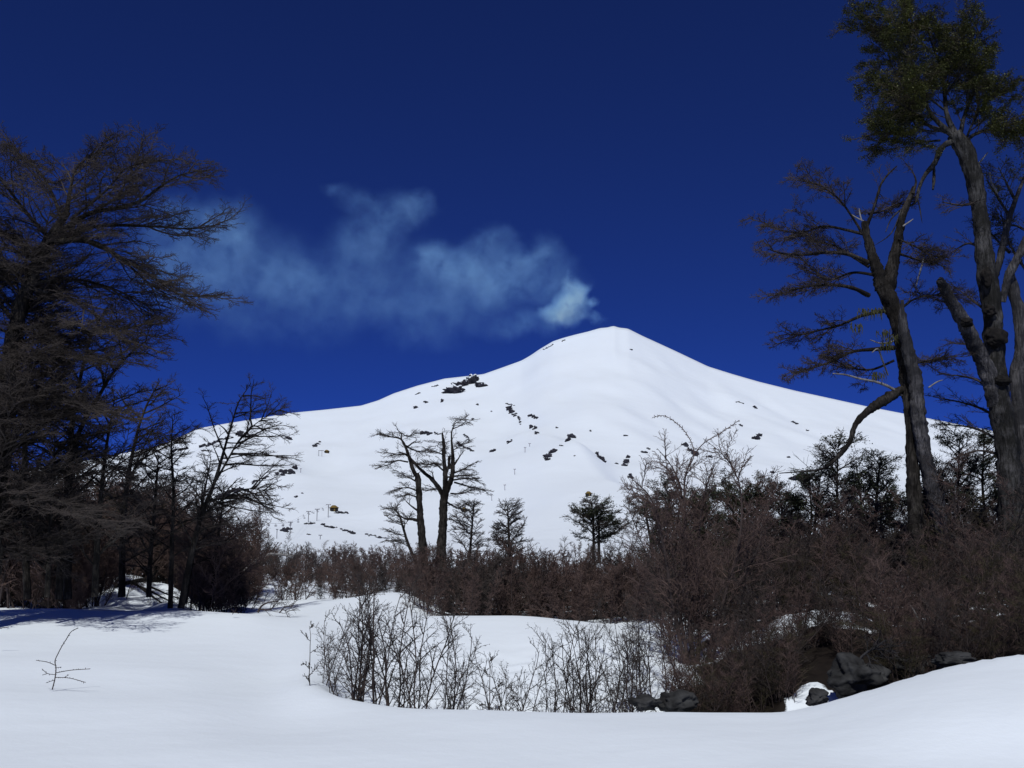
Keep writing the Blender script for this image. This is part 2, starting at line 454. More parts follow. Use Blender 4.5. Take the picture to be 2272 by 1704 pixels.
# ------------------------------------------------------------------ rocks
def ico(sub):
    import bmesh
    bm = bmesh.new()
    bmesh.ops.create_icosphere(bm, subdivisions=sub, radius=1)
    V = np.array([v.co[:] for v in bm.verts]); F = np.array([[v.index for v in f.verts] for f in bm.faces])
    bm.free()
    return V, F


ICO2, ICO4 = ico(3), ico(5)


def lump(geo, c, r, seed, base=ICO2, amp=0.5, freq=1.3, octv=2):
    V, F = base
    off = Vector((seed * 3.7, seed * 1.9, seed * 2.3))
    d = np.array([1 + amp * mnoise.fractal(Vector(v) * freq + off, 1.0, 2.0, octv) for v in V])
    geo.add(np.asarray(c) + V * d[:, None] * np.asarray(r), F)


ROCKS = [  # photo x, y, length, thickness, tilt; label or None
    (1034, 848, 80, 25, 16, 'large snow dusted black crag on the left skyline of the volcano', CRAG),
    (1137, 912, 30, 11, -38, 'oblong black outcrop above the ring shaped one, high on the slope below the summit'),
    (1184, 922, 22, 7, -25, 'black arc of rock forming the top of the ring below the oblong outcrop'),
    (1181, 945, 20, 10, -20, 'thick black rock forming the foot of the ring below the oblong outcrop'),
    (1268, 958, 15, 17, 60, 'tall black rock with a steep face right of the lift hill crest'),
    (1221, 1005, 40, 10, 47, 'stepped chain of black rocks climbing the lift hill'),
    (947, 959, 30, 9, -16, 'flat black outcrop just left of the tall forked tree top'),
    (1332, 1012, 30, 9, -40, 'broken black rocks along the right edge of the lift hill'),
    (1390, 1019, 26, 10, 62, 'upright black rock standing in the gully right of the lift hill'),
    (1531, 995, 46, 10, -42, 'slanting black outcrop behind the tips of the tallest thicket shrub'),
    (1678, 965, 28, 13, 0, 'oval black rock alone on the right slope of the volcano'),
    (1782, 1056, 44, 18, -3, 'broad brownish rock above the small trees at the end of the drooping branch'),
    (480, 978, 84, 9, 20, 'long black ledge near the left skyline behind the leaning thin tree'),
    (545, 962, 46, 12, -14, 'thick black end of the ledge right of the leaning thin tree'),
    (398, 996, 44, 8, 16, 'black ledge at the left skyline beside the dense tree mass'),
    (634, 1045, 56, 13, 16, 'thick black lava ledge low on the left slope'),
    (578, 1062, 44, 6, 24, 'thin tail of the lava ledge running down to the left trees'),
    (510, 1092, 66, 13, 16, 'broad black lava bank seen through the leaning thin tree'),
    (640, 970, 13, 8, -20, 'small triangular black rock alone on the left slope'),
    (702, 985, 24, 6, 30, 'speckled slanting rocks above the upper lift station'),
    (657, 1101, 13, 6, 0, 'flat oval rock on the open snow above the chairlift'),
    (730, 1166, 38, 6, -12, 'bare black strip right of the lift pylons at the foot of the slope'),
    (771, 1177, 36, 6, -15, 'bare black strip at the foot of the slope, nearest the forked trees'),
    (838, 1190, 58, 5, -12, 'long thin bare strip running behind the left forked tree'),
    (688, 1160, 24, 5, 4, 'bare black patch at the foot of the two middle lift pylons'),
    (637, 1173, 24, 10, 0, 'dark snow free mound behind the lower lift pylon'),
    (757, 1136, 34, 5, -3, 'thin dark strip in front of the yellow roofed hut'),  # row of low dark lumps forming a thin strip
    (733, 1209, 26, 7, 2, 'dark bank just above the thicket left of the forked trees'),
    (598, 1210, 24, 5, 0, 'low dark bank above the thicket beside the leaning thin tree'),
    (1492, 1057, 30, 12, 20, 'hooked black rock behind the upper twigs of the tallest thicket shrub'),
    (1400, 1055, 16, 9, -45, 'black rock at the lower right end of the lift hill edge'),
    (1216, 770, 26, 3, 28, None), (1250, 755, 9, 2.5, 20, None), (1400, 775, 8, 3, -30, None), (1131, 978, 18, 6, 28, None), (1094, 998, 14, 7, 42, None), (1191, 959, 10, 9, 0, None), (970, 961, 16, 5, -12, None), (1036, 969, 22, 6, -42, None),
    (1029, 989, 32, 6, -20, None), (1045, 997, 14, 5, -30, None), (927, 872, 12, 4, 10, None), (945, 890, 10, 6, 0, None), (923, 902, 13, 5, 20, None), (981, 888, 9, 7, 70, None),
    (1060, 897, 5, 4, 0, None), (965, 856, 16, 4, 15, None), (1133, 897, 22, 3, -10, None), (1153, 931, 20, 5, -70, None), (1260, 973, 9, 8, 50, None), (1246, 988, 9, 3, 0, None),
    (1388, 964, 11, 6, 10, None), (1429, 1001, 14, 6, -15, None), (1438, 994, 10, 5, -30, None), (1368, 1026, 9, 5, 0, None), (1574, 1012, 20, 5, -5, None), (1644, 943, 10, 5, -10, None),
    (1675, 904, 10, 6, -15, None), (1641, 892, 18, 3, -12, None), (1763, 937, 18, 4, -26, None), (1791, 953, 9, 4, -30, None), (1750, 1013, 8, 5, 0, None), (1714, 1046, 8, 7, 60, None),
    (1488, 1093, 9, 8, -40, None), (456, 999, 18, 4, 0, None), (670, 1094, 5, 3, 0, None), (686, 1185, 9, 3, 10, None), (1275, 1010, 4, 3, 0, None), (1090, 912, 4, 3, 0, None), (1049, 928, 6, 4, 0, None), (1310, 955, 5, 3, -20, None),
    (1235, 948, 7, 4, -35, None), (1178, 948, 5, 4, 0, None), (2090, 976, 9, 5, 0, None),
]
rr = random.Random(5)
for k, spec in enumerate(ROCKS):
    x, y, ln, th, tilt, lab = spec[:6]
    c = vhit(x, y)
    if c is None: c = vhit(x, y + 6)
    mp = c[1] / FPX
    n = max(1, int(round(ln / th * 1.7)))
    if lab and ln > 20: n += 2
    rm = spec[6] if len(spec) > 6 else SCREE
    lab = lab or 'small dark rock poking through the snow of the volcano slope'
    o = empty('rock_outcrop', c, lab, 'rock', 'dark rocks showing through the volcano snow') if n > 1 else None
    for i in range(n):
        t = 0 if n == 1 else (i / (n - 1) - 0.5)
        l = max(0, ln - th)
        qx = x + t * l * math.cos(R(tilt)) + rr.uniform(-.2, .2) * th
        qy = y - t * l * math.sin(R(tilt)) + rr.uniform(-.35, .35) * th
        h = vhit(qx, qy + th * 0.45)
        if h is None or abs(h[1] - c[1]) > c[1] * 0.25: h = c
        s = th * 0.5 * rr.uniform(0.4, 1.0) * mp
        ge = Geo()
        lump(ge, h + np.array((0, 0, s * 0.3)), (s * rr.uniform(0.9, 1.7), s * 1.3, s * rr.uniform(.8, 1.1)), k * 7 + i, amp=0.95, freq=1.9, octv=3)
        p = ge.build('rock' if o else 'rock_outcrop', rm, o, None if o else c, smooth=False)
        if o is None: tag(p, lab, 'rock', 'dark rocks showing through the volcano snow')

# ------------------------------------------------------------------ ski lifts and huts on the slope


def bar(geo, a, b, r, sides=5):
    geo.tubes(np.array([[a, b]], float), np.array([[r, r]]), sides)


def pylon(px, ytop, ybot, label, m, arm=9.0, group='lift pylons on the slope'):
    c = vhit(px, ybot)
    mp = c[1] / FPX
    h = (ybot - ytop) * mp
    root = empty('lift_pylon', c, label, 'lift pylon', group)
    top = c + np.array((0, 0, h))
    ge = Geo(); bar(ge, c - np.array((0, 0, 1.0)), top, 0.5 * 1.5 * mp); ge.build('mast', m, root)
    ge = Geo(); a = arm * 0.5 * mp
    bar(ge, top - np.array((a, 0, 0)), top + np.array((a, 0, 0)), 0.5 * 1.4 * mp, 4)
    ge.build('crossarm', m, root)
    ge = Geo()
    for s in (-1, 1):
        bar(ge, top + np.array((s * a * .9, 0, -0.9 * mp)), top + np.array((s * a * .9, 0, 1.1 * mp)), 0.8 * mp, 6)
    ge.build('pulley', m, root)
    return top, a


LP = [(541, 1149, 1190, 'steel chairlift pylon at the left end, just left of a taller twin'), (550, 1146, 1204, 'tall steel chairlift pylon right beside its shorter twin near the left trees'), (579, 1158, 1199, 'steel chairlift pylon standing alone right of the twin pylons'),
      (643, 1159, 1199, 'steel chairlift pylon in front of the dark snow free mound'), (684, 1135, 1159, 'steel chairlift pylon on the left end of the bare patch'), (703, 1130, 1156, 'steel chairlift pylon on the right end of the bare patch'),
      (728, 1120, 1148, 'steel chairlift pylon beside the yellow roofed hut')]
tops = [pylon(*q, STEEL, 10) for q in LP]
for q in [(1091, 1097, 1111, 'pale drag lift pylon, lowest of the row up the lift hill'), (1120, 1076, 1088, 'pale drag lift pylon, second from the bottom of the row up the lift hill'), (1142, 1041, 1053, 'pale drag lift pylon in the middle of the row up the lift hill'),
          (1165, 993, 1004, 'pale drag lift pylon near the top of the row, beside the stepped rocks'), (1175, 984, 991, 'pale drag lift pylon, topmost and smallest of the row up the lift hill')]:
    pylon(*q, STEEL_PALE, 4, 'drag lift pylons up the lift hill')
pylon(614, 1175, 1195, 'thin pole with a short bar on the open snow between two pylons', STEEL, 4, 'lift pylons on the slope')
pylon(710, 1188, 1213, 'weathered pole just above the thicket below the lift line', STEEL, 7, 'lift pylons on the slope')
pylon(667, 1040, 1049, 'short pale pole at the right end of the thick lava ledge', STEEL_PALE, 3, 'lift pylons on the slope')
path = [tops[i] for i in (1, 2, 3, 4, 5, 6)]
cab = [Geo(), Geo()]
for si, s in enumerate((-1, 1)):
    for (a, ra), (b, rb) in zip(path[:-1], path[1:]):
        p, q = a + np.array((s * ra * .9, 0, 0)), b + np.array((s * rb * .9, 0, 0))
        tt = np.linspace(0, 1, 9)[:, None]
        P = p + (q - p) * tt; P[:, 2] -= 4 * tt[:, 0] * (1 - tt[:, 0]) * 1.3
        cab[si].tubes(P[None], np.full((1, 9), 0.055), 4)
    o = cab[si].build('lift_cable', STEEL, None, path[0][0])
    tag(o, ['steel lift cable strung along the left ends of the pylon arms', 'steel lift cable strung along the right ends of the pylon arms'][si], 'cable', 'chairlift cables')
ge = Geo()
bar(ge, (0, 0, 0), (0, 0, -2.2), 0.09, 4); bar(ge, (-.9, 0, -2.2), (.9, 0, -2.2), 0.2, 4); bar(ge, (-.9, .35, -1.3), (.9, .35, -1.3), 0.16, 4)
bar(ge, (-.9, .35, -1.3), (-.9, -.1, -2.2), 0.08, 4); bar(ge, (.9, .35, -1.3), (.9, -.1, -2.2), 0.08, 4)
chair0 = ge.build('lift_chair', STEEL)
tag(chair0, 'tiny double chair hanging from the chairlift cable', 'lift chair', 'chairs hanging from the chairlift')
first = True
for s in (-1, 1):
    for (a, ra), (b, rb), nn in zip(path[:-1], path[1:], (2, 4, 3, 2, 2)):
        for i in range(nn):
            t = (i + 0.5 + 0.2 * s) / nn
            p = a + np.array((s * ra * .9, 0, 0)); q = b + np.array((s * rb * .9, 0, 0))
            c = p + (q - p) * t; c[2] -= 4 * t * (1 - t) * 1.3 + .05
            o = chair0 if first else chair0.copy()
            if not first: COL.objects.link(o)
            first = False
            o.location = c; o.rotation_euler = (0, 0, 0.3 * s)


def hut(px, ybot, wpx, hpx, label, rz=0.35):
    c = vhit(px, ybot)
    mp = c[1] / FPX
    W, H = wpx * mp * .8, hpx * mp
    root = empty('ski_hut', c, label, 'hut', 'yellow roofed huts on the slope')
    root.rotation_euler = (0, 0, rz)
    w2, d2, e = W / 2, W * .4, H * .5
    def box(ge, x0, x1, y0_, y1, z0, z1):
        V = [(x, y, z) for z in (z0, z1) for y in (y0_, y1) for x in (x0, x1)]
        ge.add(V, np.array([(0, 2, 3, 1), (4, 5, 7, 6), (0, 1, 5, 4), (2, 6, 7, 3), (0, 4, 6, 2), (1, 3, 7, 5)]))
    def bld(ge, name, m):
        o = ge.build(name, m, None, None, smooth=False); o.parent = root; return o
    ge = Geo(); box(ge, -w2, w2, -d2, d2, -3, e); bld(ge, 'wall', HUT_WALL)
    ge = Geo(); o_ = 0.12 * W
    V = [(-w2 - o_, -d2 - o_, e + .02), (w2 + o_, -d2 - o_, e + .02), (w2 + o_, d2 + o_, e + .02), (-w2 - o_, d2 + o_, e + .02), (-w2 * .5, 0, H), (w2 * .35, 0, H)]
    ge.add(V, [np.array([(0, 1, 5, 4), (2, 3, 4, 5)]), np.array([(1, 2, 5), (3, 0, 4)]), np.array([(3, 2, 1, 0)])])
    bld(ge, 'roof', HUT_ROOF)
    ge = Geo(); box(ge, -w2 * .2, w2 * .15, -d2 - .06, -d2 + .1, -1, e * .8); bld(ge, 'door', HUT_ROOF)


hut(741, 1134, 20, 13, 'dark ski hut with a steep mustard yellow roof beside the topmost chairlift pylon')
hut(1306, 1101, 14, 11, 'small mustard roofed hut peeping above the bushy green tree')
hut(1030, 1136, 12, 11, 'tiny mustard yellow hut seen through the small tree right of the forked tree')
hut(725, 1005, 12, 7, 'small brown roofed lift station high up beside a pale gantry')
c = vhit(707, 1012); mp = c[1] / FPX
root = empty('lift_gantry', c, 'pale square gantry of the upper lift station beside its brown roof', 'lift gantry')
for x in (0, 7):
    ge = Geo(); bar(ge, c + np.array((x * mp, 0, -1)), c + np.array((x * mp, 0, 12 * mp)), .55 * mp); ge.build('post', STEEL if x == 0 else STEEL_PALE, root)
ge = Geo(); bar(ge, c + np.array((-1 * mp, 0, 12.5 * mp)), c + np.array((11 * mp, 0, 12.2 * mp)), .7 * mp); ge.build('beam', STEEL, root)

# ------------------------------------------------------------------ plant growing
ZV = np.array((0, 0, 1.0))


def unit(a):
    return a / (np.linalg.norm(a, axis=-1, keepdims=True) + 1e-9)


def curve(pts, K):
    """Catmull-Rom through rows of (x, y, z, r)"""
    p = np.asarray(pts, float)
    d = np.concatenate([[0], np.cumsum(np.linalg.norm(np.diff(p[:, :3], axis=0), axis=1))])
    s = np.linspace(0, d[-1], K)
    m = np.gradient(p, d, axis=0)
    i = np.clip(np.searchsorted(d, s, 'right') - 1, 0, len(p) - 2)
    h = (d[i + 1] - d[i])[:, None]
    t = ((s - d[i]) / (d[i + 1] - d[i]))[:, None]
    q = (2 * t**3 - 3 * t**2 + 1) * p[i] + (t**3 - 2 * t**2 + t) * h * m[i] + (-2 * t**3 + 3 * t**2) * p[i + 1] + (t**3 - t**2) * h * m[i + 1]
    q[:, 3] = np.interp(s, d, p[:, 3])
    return q[:, :3], q[:, 3]


def grow(rng, P, n, t0, t1, L, ang, flat, lift, K, wig, r0, r1, jit=0.4, fall=0.5, sag=0.0, bias=None):
    M, Kp = P.shape[:2]
    if M == 0 or n == 0: return np.zeros((0, K, 3)), np.zeros((0, K))
    t = ((np.arange(n)[None, :] + rng.random((M, n))) / n) * (t1 - t0) + t0
    f = t * (Kp - 1); i = np.clip(f.astype(int), 0, Kp - 2); wv = (f - i)[..., None]
    m = np.arange(M)[:, None]
    pos = P[m, i] * (1 - wv) + P[m, i + 1] * wv
    Tn = unit(P[m, i + 1] - P[m, i])
    side = unit(np.cross(Tn, ZV) + 1e-3 * rng.normal(size=Tn.shape))
    sgn = np.where((np.arange(n)[None, :] + rng.integers(0, 2, (M, 1))) % 2 == 0, 1.0, -1.0)[..., None]
    rnd = rng.normal(size=Tn.shape); rnd = unit(rnd - (rnd * Tn).sum(-1, keepdims=True) * Tn)
    perp = unit(flat * side * sgn + (1 - flat) * rnd)
    a = ang * (0.75 + 0.5 * rng.random((M, n, 1)))
    d = np.cos(a) * Tn + np.sin(a) * perp + lift * ZV
    if bias is not None: d = d + np.asarray(bias)
    d = unit(d).reshape(-1, 3)
    ln = (L * (1 - fall * (t - t0) / max(1e-6, t1 - t0)) * (1 - jit + 2 * jit * rng.random((M, n)))).reshape(-1)
    Q = np.empty((M * n, K, 3)); Q[:, 0] = pos.reshape(-1, 3)
    step = (ln / (K - 1))[:, None]
    for k in range(1, K):
        d = unit(d + wig * rng.normal(size=d.shape) + np.array((0, 0, sag)))
        Q[:, k] = Q[:, k - 1] + d * step
    Rr = np.linspace(1, 0, K)[None, :] * (r0 - r1) + r1
    return Q, np.repeat(Rr, M * n, 0) * (0.75 + 0.5 * rng.random((M * n, 1)))


def limb(pts, Y, K=None, dy=0.0):
    """polyline of (photo x, photo y, width in photo pixels[, metres nearer/farther]) standing Y metres ahead"""
    q = []
    for i, p in enumerate(pts):
        yy = Y + (p[3] if len(p) > 3 else dy * i / max(1, len(pts) - 1))
        a = at(p[0], p[1], yy)
        q.append((*a, p[2] * 0.5 * yy / FPX))
    return curve(q, K or 9 * len(q))


def fans(rng, geo, P, den, La, twr=1.0, flat=0.75, lift=0.05, bias=None, nb=9, nc=5, t0=0.15, leaf=None, sag=0.0):
    """layered sprays of fine twigs along branches P (M,K,3)"""
    L = np.linalg.norm(np.diff(P, axis=1), axis=2).sum(1)
    keep = []
    for m in range(len(P)):
        n = max(2, int(L[m] * den))
        A, Ar = grow(rng, P[m:m + 1], n, t0, 1.0, La, R(48), flat, lift, 6, 0.10, .013 * twr, .005 * twr, fall=0.45, sag=sag, bias=bias)
        keep.append((A, Ar))
    A = np.concatenate([k[0] for k in keep]); Ar = np.concatenate([k[1] for k in keep])
    B, Br = grow(rng, A, nb, 0.15, 1.0, La * 0.42, R(42), flat, lift * .6, 4, 0.09, .0065 * twr, .0035 * twr, fall=0.4)
    C, Cr = grow(rng, B, nc, 0.15, 1.0, La * 0.17, R(42), flat * .8, lift * .5, 3, 0.08, .005 * twr, .003 * twr, fall=0.3)
    geo.tubes(A, Ar, 3); geo.tubes(B, Br, 3); geo.tubes(C, Cr, 3)
    if leaf is not None:
        lg, per, size, frac = leaf
        pts = np.concatenate([C[:, 1:].reshape(-1, 3), B[:, 1:].reshape(-1, 3)])
        cl = np.sin(pts[:, 0] * 4.3 + 1) * np.sin(pts[:, 1] * 3.9 + 2) + np.sin(pts[:, 2] * 6.1 + pts[:, 0] * 2.2)
        pts = pts[rng.random(len(pts)) < frac * np.clip(.75 + 1.1 * cl, .06, 1.8)]
        pts = np.repeat(pts, per, 0); pts = pts + rng.normal(size=pts.shape) * size * 0.9
        lg.leaves(pts, size, rng)
    return A, B, C


def stack(ls):
    """limbs of differing point counts to one (M,10,3) array"""
    out = []
    for P, _ in ls:
        i = np.linspace(0, len(P) - 1, 10)
        out.append(np.stack([np.interp(i, np.arange(len(P)), P[:, k]) for k in range(3)], 1))
    return np.array(out)


def wood(geo, ls, sides=12, rough=0.16, seed=1, cap=True):
    for k, (P, r) in enumerate(ls):
        if cap:
            P = np.concatenate([P, P[-1:] + (P[-1:] - P[-2:-1]) * 0.02]); r = np.concatenate([r, [r[-1] * 0.05]])
        geo.tubes(P[None], r[None], sides, rough, seed * 31 + k)


def small_tree(name, label, cat, stem, Y, n, La, den, seed, group=None, bark=BARK_DARK, twig=TWIG_DARK, t0=0.25, elev=R(62), leaf=None, blen=0.35, bias=None, extra=(), lift=.1, nb=8, nc=4, twr=1.0, dyj=0.0, sag=0.0, flat2=.7, ws=.55):
    """one stem drawn along pts, whorled branches on it, fans on the branches"""
    rng = np.random.default_rng(seed)
    main = [limb([(q[0], q[1], q[2] * ws) for q in e], Y) for e in [stem, *extra]]
    H = np.linalg.norm(main[0][0][-1] - main[0][0][0])
    base = main[0][0][0].copy()
    root = empty(name, base, label, cat, group)
    S = stack(main)
    P, Pr = grow(rng, S, n, t0, 0.97, H * blen, elev, 0.0, lift, 7, 0.09, max(.010, main[0][1].max() * .30), .006, fall=0.6, bias=bias, sag=sag)
    ge = Geo(); wood(ge, main, 10, 0.12, seed); ge.tubes(P, Pr, 5)
    ge.build('trunk', bark, root)
    tg, lg = Geo(), Geo()
    lf = (lg, *leaf[1:]) if leaf else None
    fans(rng, tg, P, den, La, twr, flat2, .06, nb=nb, nc=nc, leaf=lf, bias=None if bias is None else np.asarray(bias) * .5)
    fans(rng, tg, S[:, 6:], den, La * .8, twr, .2, .2, nb=nb, nc=nc, leaf=lf, t0=0.0)
    cr = tg.build('crown', twig, root)
    if leaf: lg.build('foliage', leaf[0], root, smooth=False)
    return root


# ------------------------------------------------------------------ left: the great bare beech
rng = np.random.default_rng(11)
Y1 = 26.0
trunk = limb([(-42, 1345, 60), (-20, 1180, 52), (-2, 980, 46), (20, 820, 40), (46, 680, 34), (80, 590, 28), (112, 530, 24), (150, 470, 16)], Y1)
main = [limb([(112 + (q[0] - 112) * .93, q[1] if q[1] > 530 else 530 + (q[1] - 530) * .86, q[2] * .55) for q in b], Y1, dy=d) for b, d in [
    ([(112, 532, 30), (195, 470, 20), (325, 433, 13), (390, 384, 9), (423, 365, 6), (488, 352, 3)], -1.0),
    ([(112, 532, 24), (210, 500, 16), (358, 498, 10), (456, 503, 6), (518, 492, 3)], 0.5),
    ([(115, 535, 26), (202, 535, 19), (293, 579, 14), (358, 615, 10), (423, 654, 6), (520, 654, 3)], -0.5),
    ([(150, 530, 18), (240, 548, 12), (300, 590, 9), (365, 640, 6), (440, 672, 3)], 1.0),
    ([(150, 470, 24), (160, 400, 14), (176, 345, 9), (215, 310, 6), (245, 297, 3)], 0.5),
    ([(140, 480, 18), (110, 400, 12), (75, 345, 8), (35, 312, 4)], 1.2),
    ([(80, 590, 24), (30, 530, 16), (-30, 500, 12), (-120, 470, 6)], 0.0),
    ([(112, 530, 20), (60, 470, 13), (10, 400, 10), (-40, 340, 5)], -1.5),
    ([(66, 630, 20), (150, 618, 12), (260, 640, 8), (365, 690, 3)], 1.0),
    ([(60, 640, 20), (150, 660, 12), (220, 700, 8), (290, 760, 4)], -1.0),
    ([(20, 735, 24), (114, 720, 15), (228, 738, 9), (310, 725, 6), (372, 712, 3)], 0.0),
    ([(10, 800, 20), (90, 800, 12), (170, 790, 8), (260, 800, 4)], -1.2),
    ([(30, 720, 18), (-40, 640, 12), (-120, 600, 6)], 0.8),
    ([(200, 470, 14), (270, 420, 9), (300, 370, 6), (330, 335, 3)], 1.0),
    ([(160, 480, 14), (250, 400, 9), (290, 350, 6), (350, 330, 3)], -1.0),
    ([(0, 900, 18), (100, 880, 12), (200, 900, 8), (300, 930, 3)], -1.5),
    ([(-5, 1000, 18), (90, 980, 12), (190, 1010, 8), (290, 1050, 3)], 1.5),
    ([(-20, 1110, 16), (80, 1100, 11), (180, 1130, 7), (270, 1180, 3)], -1.5)]]
root = empty('bare_beech_tree', trunk[0][0], 'huge bare beech at the left edge reaching its branches over the sky and smoke', 'tree')
ge = Geo(); wood(ge, [trunk], 16, 0.2, 3); wood(ge, main, 8, 0.12, 4); ge.build('trunk', BARK_DARK, root)
S = stack(main)
aut, autr = grow(rng, stack([trunk]), 40, .10, .90, 1.8, R(66), 0.0, .10, 8, .09, .034, .008, fall=.3)
S = np.concatenate([S, np.stack([aut[:, np.minimum(7, np.round(np.linspace(0, 7, 10)).astype(int))]], 0)[0] + 1e-4 * rng.normal(size=(40, 10, 3))])
tg = Geo(); tg.tubes(aut, autr, 5)
sub, subr = grow(rng, S, 10, 0.12, 0.97, 1.45, R(40), .7, 0.06, 7, .09, .022, .007, fall=.45)
tg.tubes(sub, subr, 5)
fans(rng, tg, sub, 6.0, .60, .95, .7, .05, nb=7, nc=4)
fans(rng, tg, S, 5.0, .7, .95, .75, .05, nb=7, nc=4, t0=.3)
tg.build('crown', TWIG_DARK, root)

# left mass of trees
LT = [
    ([(150, 1330, 34), (152, 1100, 26), (159, 952, 21), (173, 865, 16), (208, 735, 9), (238, 680, 4)], 29, 'dark bare tree with an upright forked stem right of the huge left beech', 1),
    ([(130, 1330, 30), (150, 1080, 24), (173, 966, 20), (217, 883, 15), (253, 825, 11), (300, 775, 7), (345, 742, 3)], 28, 'dark bare tree leaning right from behind the huge left beech', 2),
    ([(60, 1330, 30), (55, 1050, 24), (60, 860, 14), (75, 740, 4)], 31, 'dark bare tree standing close behind the trunk of the huge left beech', 3),
    ([(270, 1325, 28), (275, 1150, 22), (295, 1000, 14), (325, 900, 8), (352, 850, 3)], 33, 'bushy dark tree with ragged top at the right shoulder of the left tree mass', 4),
    ([(210, 1325, 26), (220, 1150, 20), (235, 1000, 13), (255, 880, 4)], 27, 'thickly twigged dark tree in the middle of the left tree mass', 5),
    ([(20, 1325, 26), (10, 1150, 20), (25, 1000, 12), (40, 870, 4)], 34, 'dark tree with olive twigs low at the left picture edge', 6),
    ([(330, 1325, 22), (335, 1220, 17), (345, 1100, 11), (352, 1010, 4)], 31, 'low dark tree thick with twigs in front of the left skyline ledge', 7),
    ([(105, 1325, 24), (110, 1200, 18), (118, 1080, 12), (122, 960, 4)], 26.5, 'short dark tree with drooping twigs at the foot of the left tree mass', 8)]
for st, Y, lab, sd_ in LT:
    ol = sd_ in (1, 4, 6)
    small_tree('bare_beech_tree', lab, 'tree', st, Y, 23, .56, 5.2, 100 + sd_, 'dark trees massed at the left', twig=TWIG_OLIVE if ol else TWIG_DARK, t0=.12, blen=.34 if sd_ < 3 else .4, lift=.16, nb=7, nc=3, twr=1.0)

# thin trees right of the mass
small_tree('thin_bare_tree', 'thin bare tree leaning right, its tip crossing the left skyline', 'tree', [(401, 1350, 26), (420, 1250, 22), (448, 1143, 18), (474, 1075, 14), (513, 945, 8), (531, 890, 5), (557, 851, 2)], 30, 18, .5, 4.0, 201, twr=.85,
           extra=[[(474, 1075, 10), (500, 1030, 8), (540, 965, 5), (590, 925, 3), (630, 905, 2)], [(448, 1143, 9), (500, 1105, 6), (545, 1085, 4), (600, 1092, 2)]], t0=.2, blen=.24, bias=(0.28, 0, 0), lift=.05, nb=7, nc=3)
small_tree('thin_bare_tree', 'slender upright bare tree between the left mass and the leaning thin tree', 'tree', [(378, 1350, 22), (382, 1200, 16), (385, 1080, 11), (380, 985, 6), (384, 930, 2)], 31, 18, .55, 6.0, 202, t0=.25, blen=.22, nb=7, nc=3)
small_tree('thin_bare_tree', 'short bare tree tilting right at the base of the leaning thin tree', 'tree', [(410, 1340, 18), (430, 1220, 14), (452, 1100, 9), (468, 1020, 3)], 33, 16, .55, 6.0, 203, t0=.2, blen=.3, nb=7, nc=4)
small_tree('thin_bare_tree', 'small bushy bare tree at the lower right edge of the left tree mass', 'tree', [(470, 1340, 18), (478, 1240, 13), (490, 1150, 8), (497, 1080, 3)], 34, 18, .55, 7.0, 204, t0=.15, blen=.4, nb=7, nc=4)

# ------------------------------------------------------------------ centre: the two forked trees
Y2 = 62.0
rng = np.random.default_rng(21)


def forked(name, label, tr, limbs, branches, seed, twr=1.5):
    rng = np.random.default_rng(seed)
    t = [limb(q, Y2) for q in tr]; l = [limb(q, Y2) for q in limbs]; b = [limb(q, Y2, dy=(-1) ** i * 1.0) for i, q in enumerate(branches)]
    root = empty(name, t[0][0][0], label, 'tree', 'pair of forked trees in the middle')
    ge = Geo(); wood(ge, t, 14, .22, seed); wood(ge, l, 10, .16, seed + 1); wood(ge, b, 6, .1, seed + 2)
    ge.build('trunk', BARK_DARK, root)
    tg = Geo()
    B = stack(b)
    fans(rng, tg, B, 7.0, .8, twr, .75, .0, nb=7, nc=3)
    fans(rng, tg, stack(l)[:, 4:], 3.0, .7, twr, .4, .1, nb=6, nc=2, t0=0)
    tg.build('crown', TWIG_DARK, root)


forked('forked_tree', 'left tree of the central pair, stout dark trunk broken off below a thin leaning top',
       [[(941, 1262, 22), (938, 1215, 18), (933, 1150, 15), (930, 1097, 14), (927, 1058, 13), (925, 1050, 11)]],
       [[(928, 1062, 10), (918, 1045, 9), (908, 1015, 7), (899, 990, 6), (890, 975, 4), (862, 968, 3), (842, 962, 2)], [(933, 1156, 9), (915, 1152, 6), (897, 1150, 4), (887, 1143, 2)], [(927, 1133, 5), (912, 1122, 3), (901, 1112, 2)], [(893, 983, 4), (904, 990, 3), (915, 983, 3), (925, 977, 1)], [(891, 975, 3), (890, 962, 2), (880, 952, 1)]],
       [[(905, 1025, 4), (880, 1022, 3), (860, 1032, 2), (840, 1036, 1)], [(903, 1008, 4), (885, 1008, 3), (858, 1004, 1)], [(899, 990, 4), (930, 1002, 3), (950, 1004, 1)], [(912, 1028, 4), (940, 1030, 3), (975, 1030, 1)],
        [(926, 1070, 4), (905, 1058, 3), (885, 1050, 1)], [(928, 1090, 4), (905, 1082, 3), (872, 1088, 1)], [(930, 1105, 4), (908, 1098, 3), (890, 1102, 1)], [(885, 972, 3), (862, 968, 2), (843, 962, 1)], [(889, 960, 2), (905, 968, 2), (922, 962, 1)]], 31)
